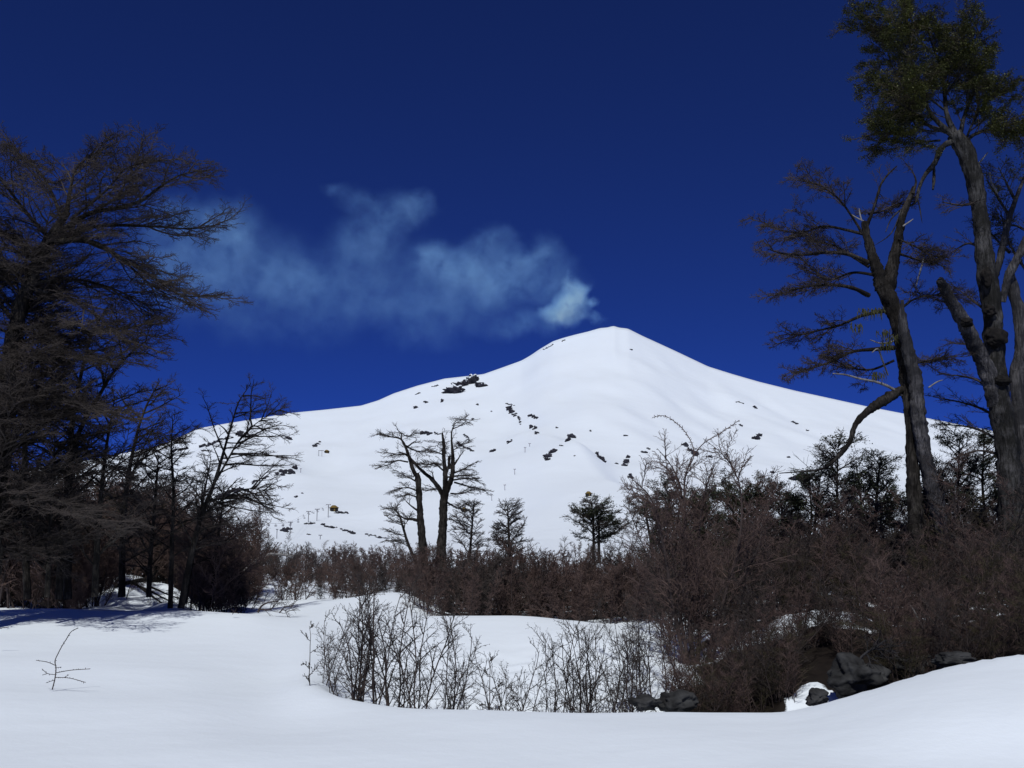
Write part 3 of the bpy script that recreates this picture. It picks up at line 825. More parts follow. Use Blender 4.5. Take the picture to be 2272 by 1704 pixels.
forked('forked_tree', 'right tree of the central pair, tall dark trunk splitting into three upright limbs',
       [[(978, 1262, 24), (980, 1215, 19), (984, 1150, 16), (986, 1105, 16), (990, 1085, 15)]],
       [[(984, 1103, 12), (975, 1085, 10), (958, 1063, 8), (936, 1044, 7), (915, 1022, 6), (900, 1008, 4), (885, 1003, 2)], [(989, 1090, 13), (988, 1050, 10), (985, 1010, 8), (985, 985, 7), (981, 960, 4)],
        [(992, 1088, 13), (1002, 1060, 11), (1005, 1028, 9), (1004, 1000, 7), (1002, 976, 4), (1003, 955, 3), (1010, 940, 2), (1024, 932, 1)], [(1004, 1036, 6), (1012, 1025, 4), (1022, 1010, 2), (1030, 1000, 1)], [(1003, 952, 3), (1020, 945, 2), (1036, 932, 1)], [(988, 1060, 6), (996, 1030, 5), (999, 1010, 3)], [(966, 1072, 5), (961, 1058, 3), (960, 1048, 1)], [(1000, 1040, 8), (996, 1025, 6), (997, 1012, 5)]],
       [[(1008, 1070, 4), (1035, 1078, 3), (1060, 1085, 2), (1078, 1090, 1)], [(1006, 1065, 4), (1035, 1062, 3), (1060, 1068, 1)], [(1006, 1050, 4), (1030, 1040, 3), (1045, 1030, 1)], [(1000, 1095, 4), (1025, 1095, 3), (1045, 1088, 1)], [(985, 1045, 4), (965, 1030, 3), (945, 1030, 1)],
        [(986, 1012, 3), (975, 1005, 2), (955, 998, 1)], [(1004, 1000, 3), (1020, 990, 2), (1030, 985, 1)], [(1003, 945, 2), (1015, 932, 1), (1035, 932, 1)], [(983, 980, 3), (975, 982, 2), (970, 992, 1)], [(975, 1085, 4), (960, 1085, 3), (945, 1090, 1)], [(986, 1110, 4), (1010, 1125, 3), (1030, 1130, 1)], [(986, 1060, 4), (1020, 1055, 3), (1050, 1055, 1)]], 32)

# small trees around the pair
small_tree('small_bare_tree', 'small bare tree bending left beside the left forked trunk', 'tree', [(925, 1250, 9), (905, 1205, 8), (893, 1165, 6), (885, 1140, 4), (868, 1122, 2)], 58, 14, .55, 6.0, 211, ws=.8, t0=.25, blen=.38, twr=1.4, bias=(-.12, 0, 0), nb=6, nc=3)
small_tree('small_bare_tree', 'small round bare tree just right of the right forked trunk', 'tree', [(1040, 1255, 9), (1044, 1210, 7), (1048, 1160, 5), (1052, 1118, 2)], 60, 20, .6, 7.0, 212, ws=.8, t0=.15, blen=.46, twr=1.5, nb=7, nc=3)
small_tree('small_bare_tree', 'small dark twiggy tree standing alone right of the forked pair', 'tree', [(1130, 1258, 12), (1130, 1215, 9), (1128, 1165, 6), (1126, 1124, 2)], 60, 26, .6, 8.0, 213, ws=.8, t0=.12, blen=.40, twr=1.6, nb=7, nc=3)
small_tree('bushy_green_tree', 'small bushy green tree on two thin stems below the mustard roofed hut', 'tree', [(1316, 1250, 9), (1317, 1200, 7), (1316, 1160, 6), (1312, 1112, 2)], 55, 20, .5, 7.0, 214, ws=.8, t0=.3, blen=.50, twr=1.4, nb=7, nc=3, extra=[[(1330, 1250, 9), (1329, 1195, 7), (1331, 1155, 5), (1340, 1125, 2)]], leaf=(LEAF_DARK, 1, .07, .5))
small_tree('bushy_green_tree', 'small green tree with a dense dark clump in its top, left of the tallest shrub', 'tree', [(1448, 1245, 9), (1443, 1195, 7), (1436, 1160, 6), (1425, 1108, 2)], 54, 18, .5, 6.0, 215, ws=.8, t0=.3, blen=.46, twr=1.4, nb=7, nc=3, extra=[[(1447, 1215, 6), (1455, 1170, 6), (1458, 1130, 5), (1456, 1104, 2)]], leaf=(LEAF_DARK, 1, .07, .4))

# ------------------------------------------------------------------ right background trees
RT = [([(1545, 1330, 16), (1550, 1250, 12), (1552, 1170, 8), (1560, 1110, 3)], 32, 'green tinged thin tree behind the tallest thicket shrub', 1),
      ([(1640, 1330, 18), (1645, 1240, 13), (1650, 1140, 8), (1655, 1085, 3)], 34, 'green tinged thin tree midway between the tallest shrub and the drooping branch', 2),
      ([(1730, 1330, 18), (1735, 1240, 13), (1735, 1140, 8), (1728, 1080, 3)], 36, 'dark green thin tree below the broad brownish rock', 3),
      ([(1856, 1320, 22), (1858, 1200, 16), (1857, 1100, 10), (1860, 975, 3)], 35, 'thin dark tree whose top meets the end of the drooping branch', 4),
      ([(1945, 1320, 22), (1940, 1200, 16), (1945, 1100, 10), (1955, 1010, 3)], 36, 'thin dark tree just left of the silvery split trunk', 5),
      ([(1790, 1320, 18), (1795, 1220, 13), (1800, 1120, 8), (1790, 1050, 3)], 38, 'short dark tree between the brownish rock and the drooping branch', 6),
      ([(2125, 1320, 22), (2128, 1200, 16), (2125, 1080, 10), (2130, 965, 3)], 37, 'thin dark tree right of the silvery split trunk', 7),
      ([(2190, 1320, 22), (2192, 1200, 16), (2180, 1080, 10), (2185, 960, 3)], 39, 'thin dark tree close to the left side of the tall green crowned tree', 8),
      ([(2050, 1320, 18), (2055, 1200, 13), (2058, 1100, 8), (2062, 1030, 3)], 41, 'thin dark tree half hidden behind the silvery split trunk', 9),
      ([(2300, 1320, 26), (2295, 1150, 20), (2290, 980, 12), (2280, 860, 4)], 36, 'dark tree at the right picture edge behind the tall green crowned tree', 10)]
rr = random.Random(12)
for k in range(12):
    x = 1500 + 66 * k + rr.uniform(-20, 20)
    tp = rr.uniform(1030, 1110)
    RT.append(([(x, 1320, 20), (x + rr.uniform(-8, 8), 1230, 15), (x + rr.uniform(-12, 12), 1140, 9), (x + rr.uniform(-20, 20), tp, 3)], rr.uniform(34, 44), 'slender dark tree in the crowded row behind the right thicket', 11 + k))
for st, Y, lab, sd_ in RT:
    small_tree('slender_dark_tree', lab, 'tree', st, Y, 30, .5, 7.5, 300 + sd_, 'slender trees behind the right thicket', t0=.12, blen=.26 if sd_ != 10 else .3, lift=.22, nb=7, nc=3, twr=1.15, twig=TWIG_DARK if sd_ > 3 else TWIG_OLIVE, leaf=(LEAF_DARK, 2, .055, .30 if sd_ in (4, 5, 7) else .6), flat2=.6)

# ------------------------------------------------------------------ right: silvery split tree
Y3 = 29.0
rng = np.random.default_rng(41)
gtrunk = limb([(2108, 1300, 42), (2098, 1225, 37), (2080, 1130, 33), (2062, 1060, 32), (2047, 998, 32), (2037, 930, 32), (2033, 870, 32), (2026, 822, 31), (2012, 770, 27), (2003, 725, 22), (2001, 690, 11), (2002, 666, 7)], Y3, dy=-.6)
dtrunk = limb([(2048, 1310, 46), (2038, 1200, 40), (2028, 1090, 32), (2024, 1000, 26), (2020, 930, 26), (2016, 870, 32), (2008, 800, 36), (1999, 730, 37), (1985, 690, 39), (1968, 655, 38), (1955, 630, 32)], Y3)
lims = [limb(b, Y3, dy=d) for b, d in [
    ([(1958, 640, 36), (1948, 600, 30), (1930, 548, 22), (1922, 515, 19), (1919, 492, 18)], 0),
    ([(1965, 645, 36), (1975, 615, 30), (1988, 550, 22), (2003, 480, 17), (2018, 440, 12), (2028, 415, 9)], .3),
    ([(1921, 505, 9), (1934, 475, 7), (1945, 440, 6), (1957, 405, 5), (1972, 385, 4), (1990, 368, 2)], 0),
    ([(2026, 430, 8), (2032, 400, 4), (2024, 380, 3), (2010, 362, 2)], .3)]]
twl = [limb([(1970 + (q[0] - 1970) * .94, q[1], q[2] * .85) for q in b], Y3, dy=d) for b, d in [
    ([(1925, 583, 13), (1880, 565, 11), (1830, 560, 9), (1780, 565, 7), (1720, 562, 5), (1684, 552, 2)], -.8),
    ([(1915, 520, 10), (1870, 510, 8), (1820, 502, 7), (1770, 515, 5), (1720, 512, 3), (1676, 493, 2)], .8),
    ([(1908, 515, 8), (1885, 480, 6), (1850, 438, 5), (1810, 412, 4), (1757, 400, 2)], -.3),
    ([(1925, 592, 9), (1870, 560, 6), (1845, 545, 5), (1790, 535, 2)], 1.2),
    ([(1925, 655, 14), (1890, 640, 11), (1840, 632, 8), (1780, 636, 6), (1708, 655, 2)], -1.0),
    ([(1960, 690, 12), (1910, 700, 9), (1860, 720, 7), (1800, 735, 4), (1725, 752, 2)], .5),
    ([(1985, 772, 14), (1940, 775, 11), (1890, 780, 8), (1830, 805, 6), (1741, 828, 2)], -.8),
    ([(1985, 560, 8), (2020, 570, 6), (2060, 580, 4), (2090, 572, 2)], .5),
    ([(1995, 690, 8), (2030, 665, 6), (2075, 655, 4), (2115, 660, 2)], .9),
    ([(1995, 530, 6), (2030, 545, 4), (2060, 560, 2)], -.5),
    ([(1925, 475, 6), (1950, 470, 4), (1990, 455, 2)], 1.0),
    ([(1985, 800, 8), (1930, 820, 6), (1880, 815, 4), (1830, 790, 2)], 1.0),
    ([(2030, 810, 5), (2060, 800, 4), (2095, 797, 2)], .4),
    ([(1940, 610, 9), (1890, 605, 6), (1830, 620, 4), (1780, 600, 2)], .6)]]
root = empty('split_trunk_tree', dtrunk[0][0], 'half dead tree with a silvery split trunk and long bare branches reaching left', 'tree')
ge = Geo(); wood(ge, [dtrunk], 16, .25, 51); wood(ge, lims, 12, .2, 52); wood(ge, twl, 7, .12, 53); ge.build('trunk', BARK_DARK, root)
ge = Geo(); wood(ge, [gtrunk], 16, .22, 54); tag(ge.build('dead_stem', DEAD, root), 'silvery grey barkless stem with a pointed broken top')
tg = Geo(); S = stack(twl)
sub, subr = grow(rng, S, 8, .25, .97, 1.0, R(40), .75, .04, 6, .08, .014, .006, fall=.4)
tg.tubes(sub, subr, 4)
fans(rng, tg, sub, 7, .46, .9, .6, .05, nb=8, nc=4)
fans(rng, tg, S, 6, .52, .9, .65, .04, nb=8, nc=4, t0=.3)
fans(rng, tg, stack(lims[2:])[:, 3:], 5, .5, .9, .4, .1, nb=6, nc=3, t0=0)
tg.build('crown', TWIG_DARK, root)
droop = [limb([(2002, 862, 16), (1975, 880, 26), (1940, 902, 22), (1915, 922, 17), (1897, 945, 14), (1883, 985, 11), (1866, 1005, 13), (1853, 1020, 8), (1825, 1040, 6), (1790, 1045, 4), (1729, 1050, 2)], Y3, dy=-1.5)]
ge = Geo(); wood(ge, droop, 8, .22, 55); D = stack(droop)
P, Pr = grow(rng, D[:, 5:9], 9, .1, .9, .8, R(60), .0, .1, 6, .14, .010, .004); ge.tubes(P, Pr, 4)
P2, P2r = grow(rng, P, 4, .2, .9, .3, R(40), .2, .1, 4, .1, .005, .003); ge.tubes(P2, P2r, 3)
tag(ge.build('drooping_branch', BARK_DARK, root), 'dark crooked branch drooping to the left')
pale = [limb([(2000, 876, 12), (1975, 860, 10), (1945, 848, 8), (1905, 840, 7), (1878, 832, 6), (1848, 829, 4)], Y3, dy=-1.0), limb([(1970, 832, 7), (1958, 800, 7), (1948, 775, 6), (1935, 782, 3)], Y3, dy=-1.0),
        limb([(2032, 636, 4), (2042, 600, 6), (2050, 572, 5)], Y3), limb([(1912, 490, 5), (1908, 476, 5), (1906, 462, 3)], Y3), limb([(2003, 502, 6), (2018, 492, 5), (2026, 486, 3)], Y3), limb([(1920, 492, 4), (1900, 483, 5), (1880, 470, 3)], Y3),
        limb([(1990, 755, 5), (1955, 762, 5), (1930, 754, 3)], Y3), limb([(2060, 860, 5), (2085, 845, 4), (2092, 843, 2)], Y3 + .2)]
for q in pale:
    ge = Geo(); wood(ge, [(q[0], q[1] * .7)], 7, .15, 56); tag(ge.build('dead_snag', PALE, root), 'sun bleached broken branch stub')
for (x, y, l) in [(1915, 688, 26), (1945, 686, 30), (1960, 735, 34), (1968, 760, 30), (1900, 722, 26), (1985, 745, 26), (1950, 828, 28)]:
    ge = Geo(); mp = Y3 / FPX
    c = at(x, y, Y3 - .3)
    for k in range(26):
        a = c + np.array((np.clip(rng.normal(), -1.3, 1.3) * 9 * mp, rng.normal() * .08, rng.normal() * 3 * mp)); b = a + np.array((rng.normal() * 3 * mp, 0, -l * mp * rng.uniform(.25, .9)))
        ge.tubes(np.array([[a, (a + b) / 2 + rng.normal(size=3) * .015, b]]), np.array([[.014, .010, .003]]), 4)
    ge.build('moss_tuft', MOSS, root)

# ------------------------------------------------------------------ right: tall green crowned tree
Y4 = 30.0
rng = np.random.default_rng(61)
tr = limb([(2262, 1320, 66), (2254, 1235, 58), (2244, 1100, 50), (2232, 960, 47), (2217, 880, 45), (2207, 760, 41), (2202, 680, 42), (2192, 617, 42), (2182, 540, 36), (2173, 463, 32), (2160, 386, 38), (2142, 335, 40), (2118, 296, 34)], Y4)
li = [limb([(2115 + (q[0] - 2115) * .84, 300 + (q[1] - 300) * .95, q[2] * .6) for q in b], Y4, dy=d) for b, d in [
    ([(2122, 302, 30), (2098, 250, 18), (2092, 200, 15), (2085, 150, 11), (2060, 90, 7), (2040, 40, 3)], .3),
    ([(2112, 300, 28), (2060, 255, 16), (2030, 200, 13), (2005, 130, 10), (1975, 70, 6), (1945, 15, 3)], -.6),
    ([(2118, 298, 22), (2040, 270, 10), (2020, 215, 8), (1985, 170, 6), (1930, 120, 3)], 1.0),
    ([(2090, 210, 12), (2130, 160, 9), (2160, 100, 6), (2190, 50, 3)], -.8),
    ([(2130, 310, 20), (2150, 240, 14), (2180, 180, 9), (2200, 110, 4)], 1.0),
    ([(2080, 312, 9), (2030, 315, 7), (1980, 300, 5), (1925, 292, 3)], -.5),
    ([(2100, 290, 9), (2050, 290, 7), (2000, 275, 5), (1950, 250, 3)], .8),
    ([(2140, 320, 14), (2190, 290, 9), (2240, 290, 6), (2290, 300, 3)], -.5),
    ([(2140, 330, 12), (2180, 250, 8), (2220, 210, 6), (2260, 200, 3)], .5),
    ([(2090, 240, 9), (2030, 200, 7), (1970, 190, 5), (1920, 180, 2)], -1.0),
    ([(2060, 110, 7), (2010, 60, 5), (1980, 10, 3)], 1.2), ([(2090, 180, 9), (2110, 110, 6), (2125, 50, 3)], 1.5), ([(2000, 120, 8), (1950, 80, 5), (1905, 40, 2)], .5), ([(2060, 260, 8), (2000, 240, 6), (1960, 215, 3)], -1.5)]]
root = empty('green_crowned_tree', tr[0][0], 'tall tree at the right edge with a thick knotty trunk and a dark olive crown', 'tree')
ge = Geo(); wood(ge, [tr], 20, .16, 71); wood(ge, li, 9, .12, 72); ge.build('trunk', BARK_GREY, root)
bl = [limb([(2210, 900, 34), (2189, 819, 35), (2164, 768, 32), (2147, 731, 32), (2125, 692, 28), (2107, 662, 25), (2092, 632, 22), (2086, 622, 17)], Y4, dy=-1.2)]
ge = Geo(); wood(ge, bl, 14, .16, 73); tag(ge.build('broken_limb', DEAD, root), 'thick grey limb snapped off at its upper end')
hb = [limb([(2118, 312, 14), (2090, 327, 15), (2075, 360, 13), (2055, 385, 10), (2040, 415, 8), (2030, 450, 6), (2000, 465, 5), (1978, 485, 3), (1965, 515, 2)], Y4, dy=-1.0), limb([(2072, 372, 6), (2072, 400, 8), (2070, 420, 5)], Y4, dy=-.5), limb([(2036, 440, 3), (2042, 470, 3), (2046, 495, 1)], Y4 - .8), limb([(2000, 465, 3), (1975, 520, 3), (1940, 545, 1)], Y4 - .9)]
ge = Geo(); wood(ge, hb, 8, .18, 74); tag(ge.build('hanging_branch', BARK_GREY, root), 'bare crooked branch hanging down to the left')
tg, lg = Geo(), Geo(); S = stack(li)
sub, subr = grow(rng, S, 11, .12, .97, 1.35, R(42), .45, .05, 7, .10, .020, .006, fall=.4)
tg.tubes(sub, subr, 4)
fans(rng, tg, sub, 6, .5, 1.0, .65, .05, nb=6, nc=3, leaf=(lg, 5, .044, .55))
fans(rng, tg, S, 5, .6, 1.0, .65, .05, nb=6, nc=3, t0=.35, leaf=(lg, 5, .044, .55))
tg.build('crown', TWIG_OLIVE, root)
lg.build('foliage', LEAF, root, smooth=False)
lb = [limb(b, Y4, dy=d) for b, d in [([(2170, 450, 8), (2130, 455, 5), (2090, 448, 2)], -.8), ([(2185, 560, 8), (2150, 540, 5), (2110, 560, 2)], .8), ([(2200, 700, 7), (2150, 660, 4), (2110, 630, 2)], 1.0), ([(2215, 880, 7), (2160, 840, 5), (2090, 830, 2)], 1.2), ([(2222, 930, 7), (2160, 900, 5), (2070, 880, 2)], 1.6), ([(2215, 800, 7), (2170, 770, 5), (2110, 760, 2)], 2.0), ([(2222, 980, 7), (2160, 950, 5), (2080, 940, 2)], 2.0), ([(2228, 1010, 7), (2170, 1000, 5), (2110, 1020, 2)], 1.0)]]
ge = Geo(); wood(ge, lb, 5, .1, 75)
fans(rng, ge, stack(lb), 6, .6, 1.0, .7, .1, nb=7, nc=3)
tag(ge.build('lower_twigs', TWIG_DARK, root), 'bare twig sprays low on the trunk')
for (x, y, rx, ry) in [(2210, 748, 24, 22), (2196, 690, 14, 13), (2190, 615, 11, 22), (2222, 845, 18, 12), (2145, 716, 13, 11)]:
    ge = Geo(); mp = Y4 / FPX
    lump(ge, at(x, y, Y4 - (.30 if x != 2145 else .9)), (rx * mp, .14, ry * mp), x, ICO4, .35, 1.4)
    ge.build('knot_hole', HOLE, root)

# companion stems at the right edge
rng = np.random.default_rng(63)
st = [limb(b, Y4 + 1.0, dy=d) for b, d in [
    ([(2300, 1320, 46), (2290, 1150, 40), (2275, 1000, 36), (2260, 900, 32), (2258, 830, 30), (2266, 760, 30), (2262, 700, 28), (2250, 650, 26), (2238, 600, 18)], 0),
    ([(2260, 830, 30), (2290, 720, 28), (2300, 620, 24)], .5),
    ([(2225, 670, 14), (2240, 610, 20), (2265, 560, 18), (2290, 500, 14)], -.6),
    ([(2196, 640, 14), (2215, 590, 15), (2226, 540, 15), (2240, 480, 12), (2262, 420, 8)], -.2)]]
tl = [limb(b, Y4 + 1.0, dy=d) for b, d in [([(2240, 480, 8), (2215, 440, 6), (2190, 400, 3)], .4), ([(2250, 440, 8), (2230, 400, 5), (2215, 370, 2)], -.6), ([(2262, 420, 8), (2280, 380, 6), (2300, 350, 3)], .2), ([(2290, 520, 8), (2250, 500, 5), (2215, 500, 2)], .8), ([(2240, 560, 8), (2200, 520, 5), (2170, 480, 2)], 1.2), ([(2290, 620, 7), (2240, 540, 5), (2220, 470, 2)], .5)]]
root = empty('leaning_grey_tree', st[0][0][0], 'leaning grey many stemmed tree cut off by the right picture edge', 'tree')
ge = Geo(); wood(ge, st, 14, .18, 76); wood(ge, tl, 6, .12, 77); ge.build('trunk', DEAD, root)
tg, lg = Geo(), Geo()
fans(rng, tg, stack(tl), 8, .7, 1.0, .6, .1, nb=7, nc=4, leaf=(lg, 2, .05, .35)); tg.build('crown', TWIG_OLIVE, root); lg.build('foliage', LEAF_DARK, root, smooth=False)
for q in ([(2196, 382, 3), (2200, 405, 4), (2208, 420, 5), (2214, 430, 3)], [(2172, 362, 4), (2182, 350, 4), (2192, 338, 2)]):
    ge = Geo(); wood(ge, [limb(q, Y4 + .6)], 6, .15, 78); ge.build('dead_snag', PALE, root)

# ------------------------------------------------------------------ shrubs


def shrub(name, label, cat, group, h, ns, spread, seed, twr=1.0, la=.55, nA=13, nB=7, nC=4, stem_parts=False, r0=.020, tw=TWIG, flat=.35, spurs=False, lean=.2):
    rng = np.random.default_rng(seed)
    root = empty(name, (0, 0, 0), label, cat, group)
    base = np.stack([rng.normal(size=ns) * spread * .25, rng.normal(size=ns) * spread * .25, np.full(ns, -.25)], 1)
    d = unit(np.stack([base[:, 0] * 2.0 * lean / .2 / max(spread, .1) * .25 + rng.normal(size=ns) * lean, rng.normal(size=ns) * lean, np.ones(ns)], 1))
    K = 9
    Q = np.empty((ns, K, 3)); Q[:, 0] = base
    ln = h * (0.6 + 0.4 * rng.random(ns)); ln[0] = h
    ln = ln + .25
    for k in range(1, K):
        d = unit(d + .09 * rng.normal(size=d.shape) + np.array((0, 0, .03)))
        Q[:, k] = Q[:, k - 1] + d * (ln / (K - 1))[:, None]
    rad = np.linspace(1, .3, K)[None, :] * r0 * (0.7 + .6 * rng.random((ns, 1)))
    A, Ar = grow(rng, Q, nA, .18, .98, la * h * .5, R(50), flat, .22, 6, .10, r0 * .42, .004 * twr, fall=.55)
    B, Br = grow(rng, A, nB, .12, 1, la * h * .2, R(45), flat, .1, 4, .10, .005 * twr, .003 * twr, fall=.4)
    C, Cr = grow(rng, B, nC, .1, 1, la * h * .085, R(45), flat, .05, 3, .08, .004 * twr, .0028 * twr, fall=.3)
    if stem_parts:
        for m in range(ns):
            ge = Geo(); ge.tubes(Q[m:m + 1], rad[m:m + 1], 7, .12, seed + m); ge.build('stem', STEM, root)
        ge = Geo()
    else:
        ge = Geo(); ge.tubes(Q, rad, 5, .1, seed)
        ge.build('stems', STEM, root).name = 'trunk'
        ge = Geo()
    ge.tubes(A, Ar, 4); ge.tubes(B, Br, 3); ge.tubes(C, Cr, 3)
    if spurs:
        for par in (A, B):
            Sp, Sr = grow(rng, par, 9 if par is A else 4, .05, 1, .020, R(60), .3, .1, 2, 0, .0034, .0026, fall=0)
            ge.tubes(Sp, Sr, 3)
    ge.build('crown', tw, root)
    return root


def place(root, x, y, rz, s, sink=0.0):
    root.location = (float(x), float(y), float(gz(x, y)) - sink)
    root.rotation_euler = (0, 0, rz)
    root.scale = (s, s, s * 1.0)


def ordinal(k):
    return ['first', 'second', 'third', 'fourth', 'fifth', 'sixth', 'seventh', 'eighth', 'ninth', 'tenth', 'eleventh', 'twelfth', 'thirteenth', 'fourteenth', 'fifteenth', 'sixteenth', 'seventeenth', 'eighteenth', 'nineteenth', 'twentieth', 'twenty first', 'twenty second', 'twenty third', 'twenty fourth', 'twenty fifth', 'twenty sixth', 'twenty seventh', 'twenty eighth', 'twenty ninth', 'thirtieth', 'thirty first', 'thirty second', 'thirty third', 'thirty fourth', 'thirty fifth', 'thirty sixth', 'thirty seventh'][k]


# budded shrubs in the snow hollow: one prototype per habit, then copies
HG = 'budded shrubs in the snow hollow'
proto = [shrub('budded_shrub', '', 'shrub', HG, 2.0, 3, .3, 401, stem_parts=True, r0=.017, nA=11, nB=4, nC=2, twr=.6, spurs=True, lean=.12, tw=TWIG_DARK),
         shrub('budded_shrub', '', 'shrub', HG, 2.1, 2, .25, 402, stem_parts=True, r0=.020, nA=11, nB=4, nC=2, twr=.6, spurs=True, lean=.10, tw=TWIG_DARK),
         shrub('budded_shrub', '', 'shrub', HG, 1.5, 2, .2, 403, stem_parts=True, r0=.012, nA=10, nB=4, nC=1, twr=.6, spurs=True, lean=.12, tw=TWIG_DARK),
         shrub('budded_shrub', '', 'shrub', HG, 2.0, 5, .5, 404, stem_parts=True, r0=.016, nA=10, nB=4, nC=1, twr=.6, spurs=True, lean=.14, tw=TWIG_DARK),
         shrub('budded_shrub', '', 'shrub', HG, .8, 1, .1, 405, stem_parts=True, r0=.009, nA=6, nB=3, nC=1, spurs=True, lean=.2, tw=TWIG_DARK)]
HS = [(697, 17.9, 4, 1.2), (735, 18.2, 2, .75), (785, 18.0, 0, .95), (818, 18.6, 1, 1.0), (832, 17.9, 3, 1.0), (862, 18.2, 1, 1.05), (886, 19.2, 2, .95), (909, 17.7, 1, .92), (946, 17.6, 1, 1.0), (974, 18.2, 2, 1.0), (990, 17.6, 0, .85), (1040, 19.8, 4, 1.2), (1084, 17.6, 2, 1.0), (1123, 17.8, 2, 1.05), (1148, 18.4, 2, .9),
      (1206, 18.0, 0, .9), (1232, 17.8, 2, 1.1), (1252, 18.6, 1, .95), (1282, 17.8, 0, .95), (1305, 18.3, 1, .95), (1328, 17.6, 0, .9), (1361, 18.5, 2, 1.0), (1393, 17.8, 0, .85), (1425, 19.4, 3, .8)]
for q in [(715, 19.2, 2, .8), (760, 19.0, 2, .9), (800, 19.6, 2, 1.0), (1010, 18.6, 2, .8), (1060, 18.2, 4, 1.3), (1100, 19.2, 4, 1.5), (1172, 19.0, 2, .9), (1185, 17.8, 4, 1.3), (1345, 19.6, 2, 1.0), (1378, 19.0, 2, .9), (1410, 18.2, 2, .85), (1440, 18.8, 2, .8)]: HS.append(q)
HS.sort()
used = set()
for k, (px, Y, kind, s) in enumerate(HS):
    o = proto[kind] if kind not in used else copy_tree(proto[kind])
    used.add(kind)
    x = slope(px, 1540)[0] * Y
    rz = rr.uniform(0, 6.28)
    place(o, x, Y, rz, s * (1.16 if 770 < px < 1000 else 1.04), .02)
    size = {0: 'bare three stemmed shrub', 1: 'tall bare two stemmed shrub', 2: 'thin sparse bare shrub', 3: 'dense many stemmed bare shrub', 4: 'tiny single stemmed bare shrub'}[kind]
    o['label'] = size + ' in the snow hollow, ' + ordinal(k) + ' from the left'

# thicket: prototypes and copies
rr = random.Random(77)
pr = {}
pr['r'] = [shrub('thicket_shrub', 'dense brown leafless shrub in the tall thicket on the right bank', 'shrub', 'brown shrubs of the right thicket', 3.0, 5, 1.0, 420 + i, nA=11 - i % 3, nB=6, nC=4, twr=1.15, r0=.024, flat=.65, lean=.12 + .04 * i, tw=(TWIG, TWIG_OLIVE, TWIG_DARK, TWIG, TWIG_DARK)[i]) for i in range(5)]
pr['c'] = [shrub('low_thicket_shrub', 'low brown leafless shrub in the thicket behind the snow hollow crest', 'shrub', 'low brown shrubs of the middle thicket', 1.7, 6, .9, 430 + i, nA=11, nB=6, nC=4, twr=1.45, r0=.018, flat=.5, lean=.25, tw=(TWIG, TWIG_DARK, TWIG)[i]) for i in range(3)]
pr['f'] = [shrub('far_shrub', 'small leafless shrub dotting the far snow below the volcano', 'shrub', 'small shrubs on the far snow', 1.6, 5, .8, 440 + i, nA=10, nB=6, nC=2, twr=3.0, r0=.02, flat=.4, lean=.2, tw=TWIG) for i in range(2)]
pr['l'] = [shrub('dark_thicket_shrub', 'dark leafless shrub in the thicket under the left trees', 'shrub', 'dark shrubs under the left trees', 2.6, 6, 1.0, 450 + i, nA=15, nB=8, nC=4, twr=1.3, r0=.022, flat=.5, lean=.22, tw=(TWIG, TWIG_DARK, TWIG)[i]) for i in range(3)]
first = {id(o): True for v in pr.values() for o in v}


def scatter(kind, px, Y, s):
    o = rr.choice(pr[kind])
    if first[id(o)]: first[id(o)] = False
    else: o = copy_tree(o)
    place(o, slope(px, 1380)[0] * Y, Y, rr.uniform(0, 6.28), s, .05)


def zone(kind, n, x0, x1, Y0, Y1, s0, s1, hfun=None):
    for i in range(n):
        px = x0 + (x1 - x0) * ((i * 0.618034) % 1.0) + rr.uniform(-15, 15)
        Y = Y0 + (Y1 - Y0) * rr.random() ** 1.2
        s = rr.uniform(s0, s1)
        if hfun: s *= hfun(px, Y)
        scatter(kind, px, Y, s)


def front(px):                                   # nearest distance free of the snow bank
    return float(np.interp(px, [1380, 1460, 1530, 1600, 1750, 1900, 2300], [28.0, 26.0, 22.5, 19.6, 19.4, 18.8, 19]))


for i in range(78):
    px = 1430 + 900 * ((i * 0.618034) % 1.0)
    f = front(px)
    Y = f + (33 - f) * rr.random() ** 1.3
    s = rr.uniform(.6, 1.0) * float(np.interp(Y, [19, 24, 33], [.55, .78, 1.0])) * float(np.interp(px, [1400, 1500, 1600], [.6, .95, 1.0]))
    if 1690 < px < 1880 and 22 < Y < 25.5: Y = 26 + rr.random() * 3
    if 1745 < px < 1900 and Y < 20.5: Y = 21 + rr.random()
    scatter('r', px, Y, s)
zone('r', 24, 1480, 2300, 33, 44, .85, 1.1)
for i in range(14):
    scatter('r', 1735 + 170 * ((i * 0.618034) % 1.0), rr.uniform(19.6, 22.6), rr.uniform(.26, .42))
for i in range(44):                               # low overhanging bushes right behind the snow edge
    px = (1500 + 240 * (i / 25)) if i < 26 else (1970 + 330 * ((i - 26) / 17))
    scatter('r', px + rr.uniform(-10, 10), rr.uniform(17.7, 20.2), rr.uniform(.28, .52))
zone('c', 46, 935, 1480, 29.6, 36, .5, 1.15)
zone('c', 50, 930, 1520, 35, 78, .6, 1.35)
zone('c', 36, 600, 930, 40, 75, .4, 1.0)
zone('c', 42, 470, 950, 75, 125, .6, 1.7)
for i in range(30):                               # low growth right behind the left snow crest
    px = -30 + 590 * ((i * 0.618034) % 1.0)
    if 235 < px < 440: continue
    scatter('l', px, rr.uniform(33.0, 36.0), rr.uniform(.45, .75))
for i in range(78):
    px = -40 + 560 * ((i * 0.618034) % 1.0)
    Y = rr.uniform(33.5, 50)
    if 225 < px < 450 and Y < 46.5: Y = rr.uniform(46.5, 53)
    scatter('l', px, Y, rr.uniform(.9, 1.6) * float(np.interp(px, [-40, 350, 430, 520], [1.2, 1.15, 1.0, .8])))
zone('l', 8, 470, 600, 38, 46, .45, .6)
zone('f', 44, 480, 1560, 110, 230, .8, 1.5)
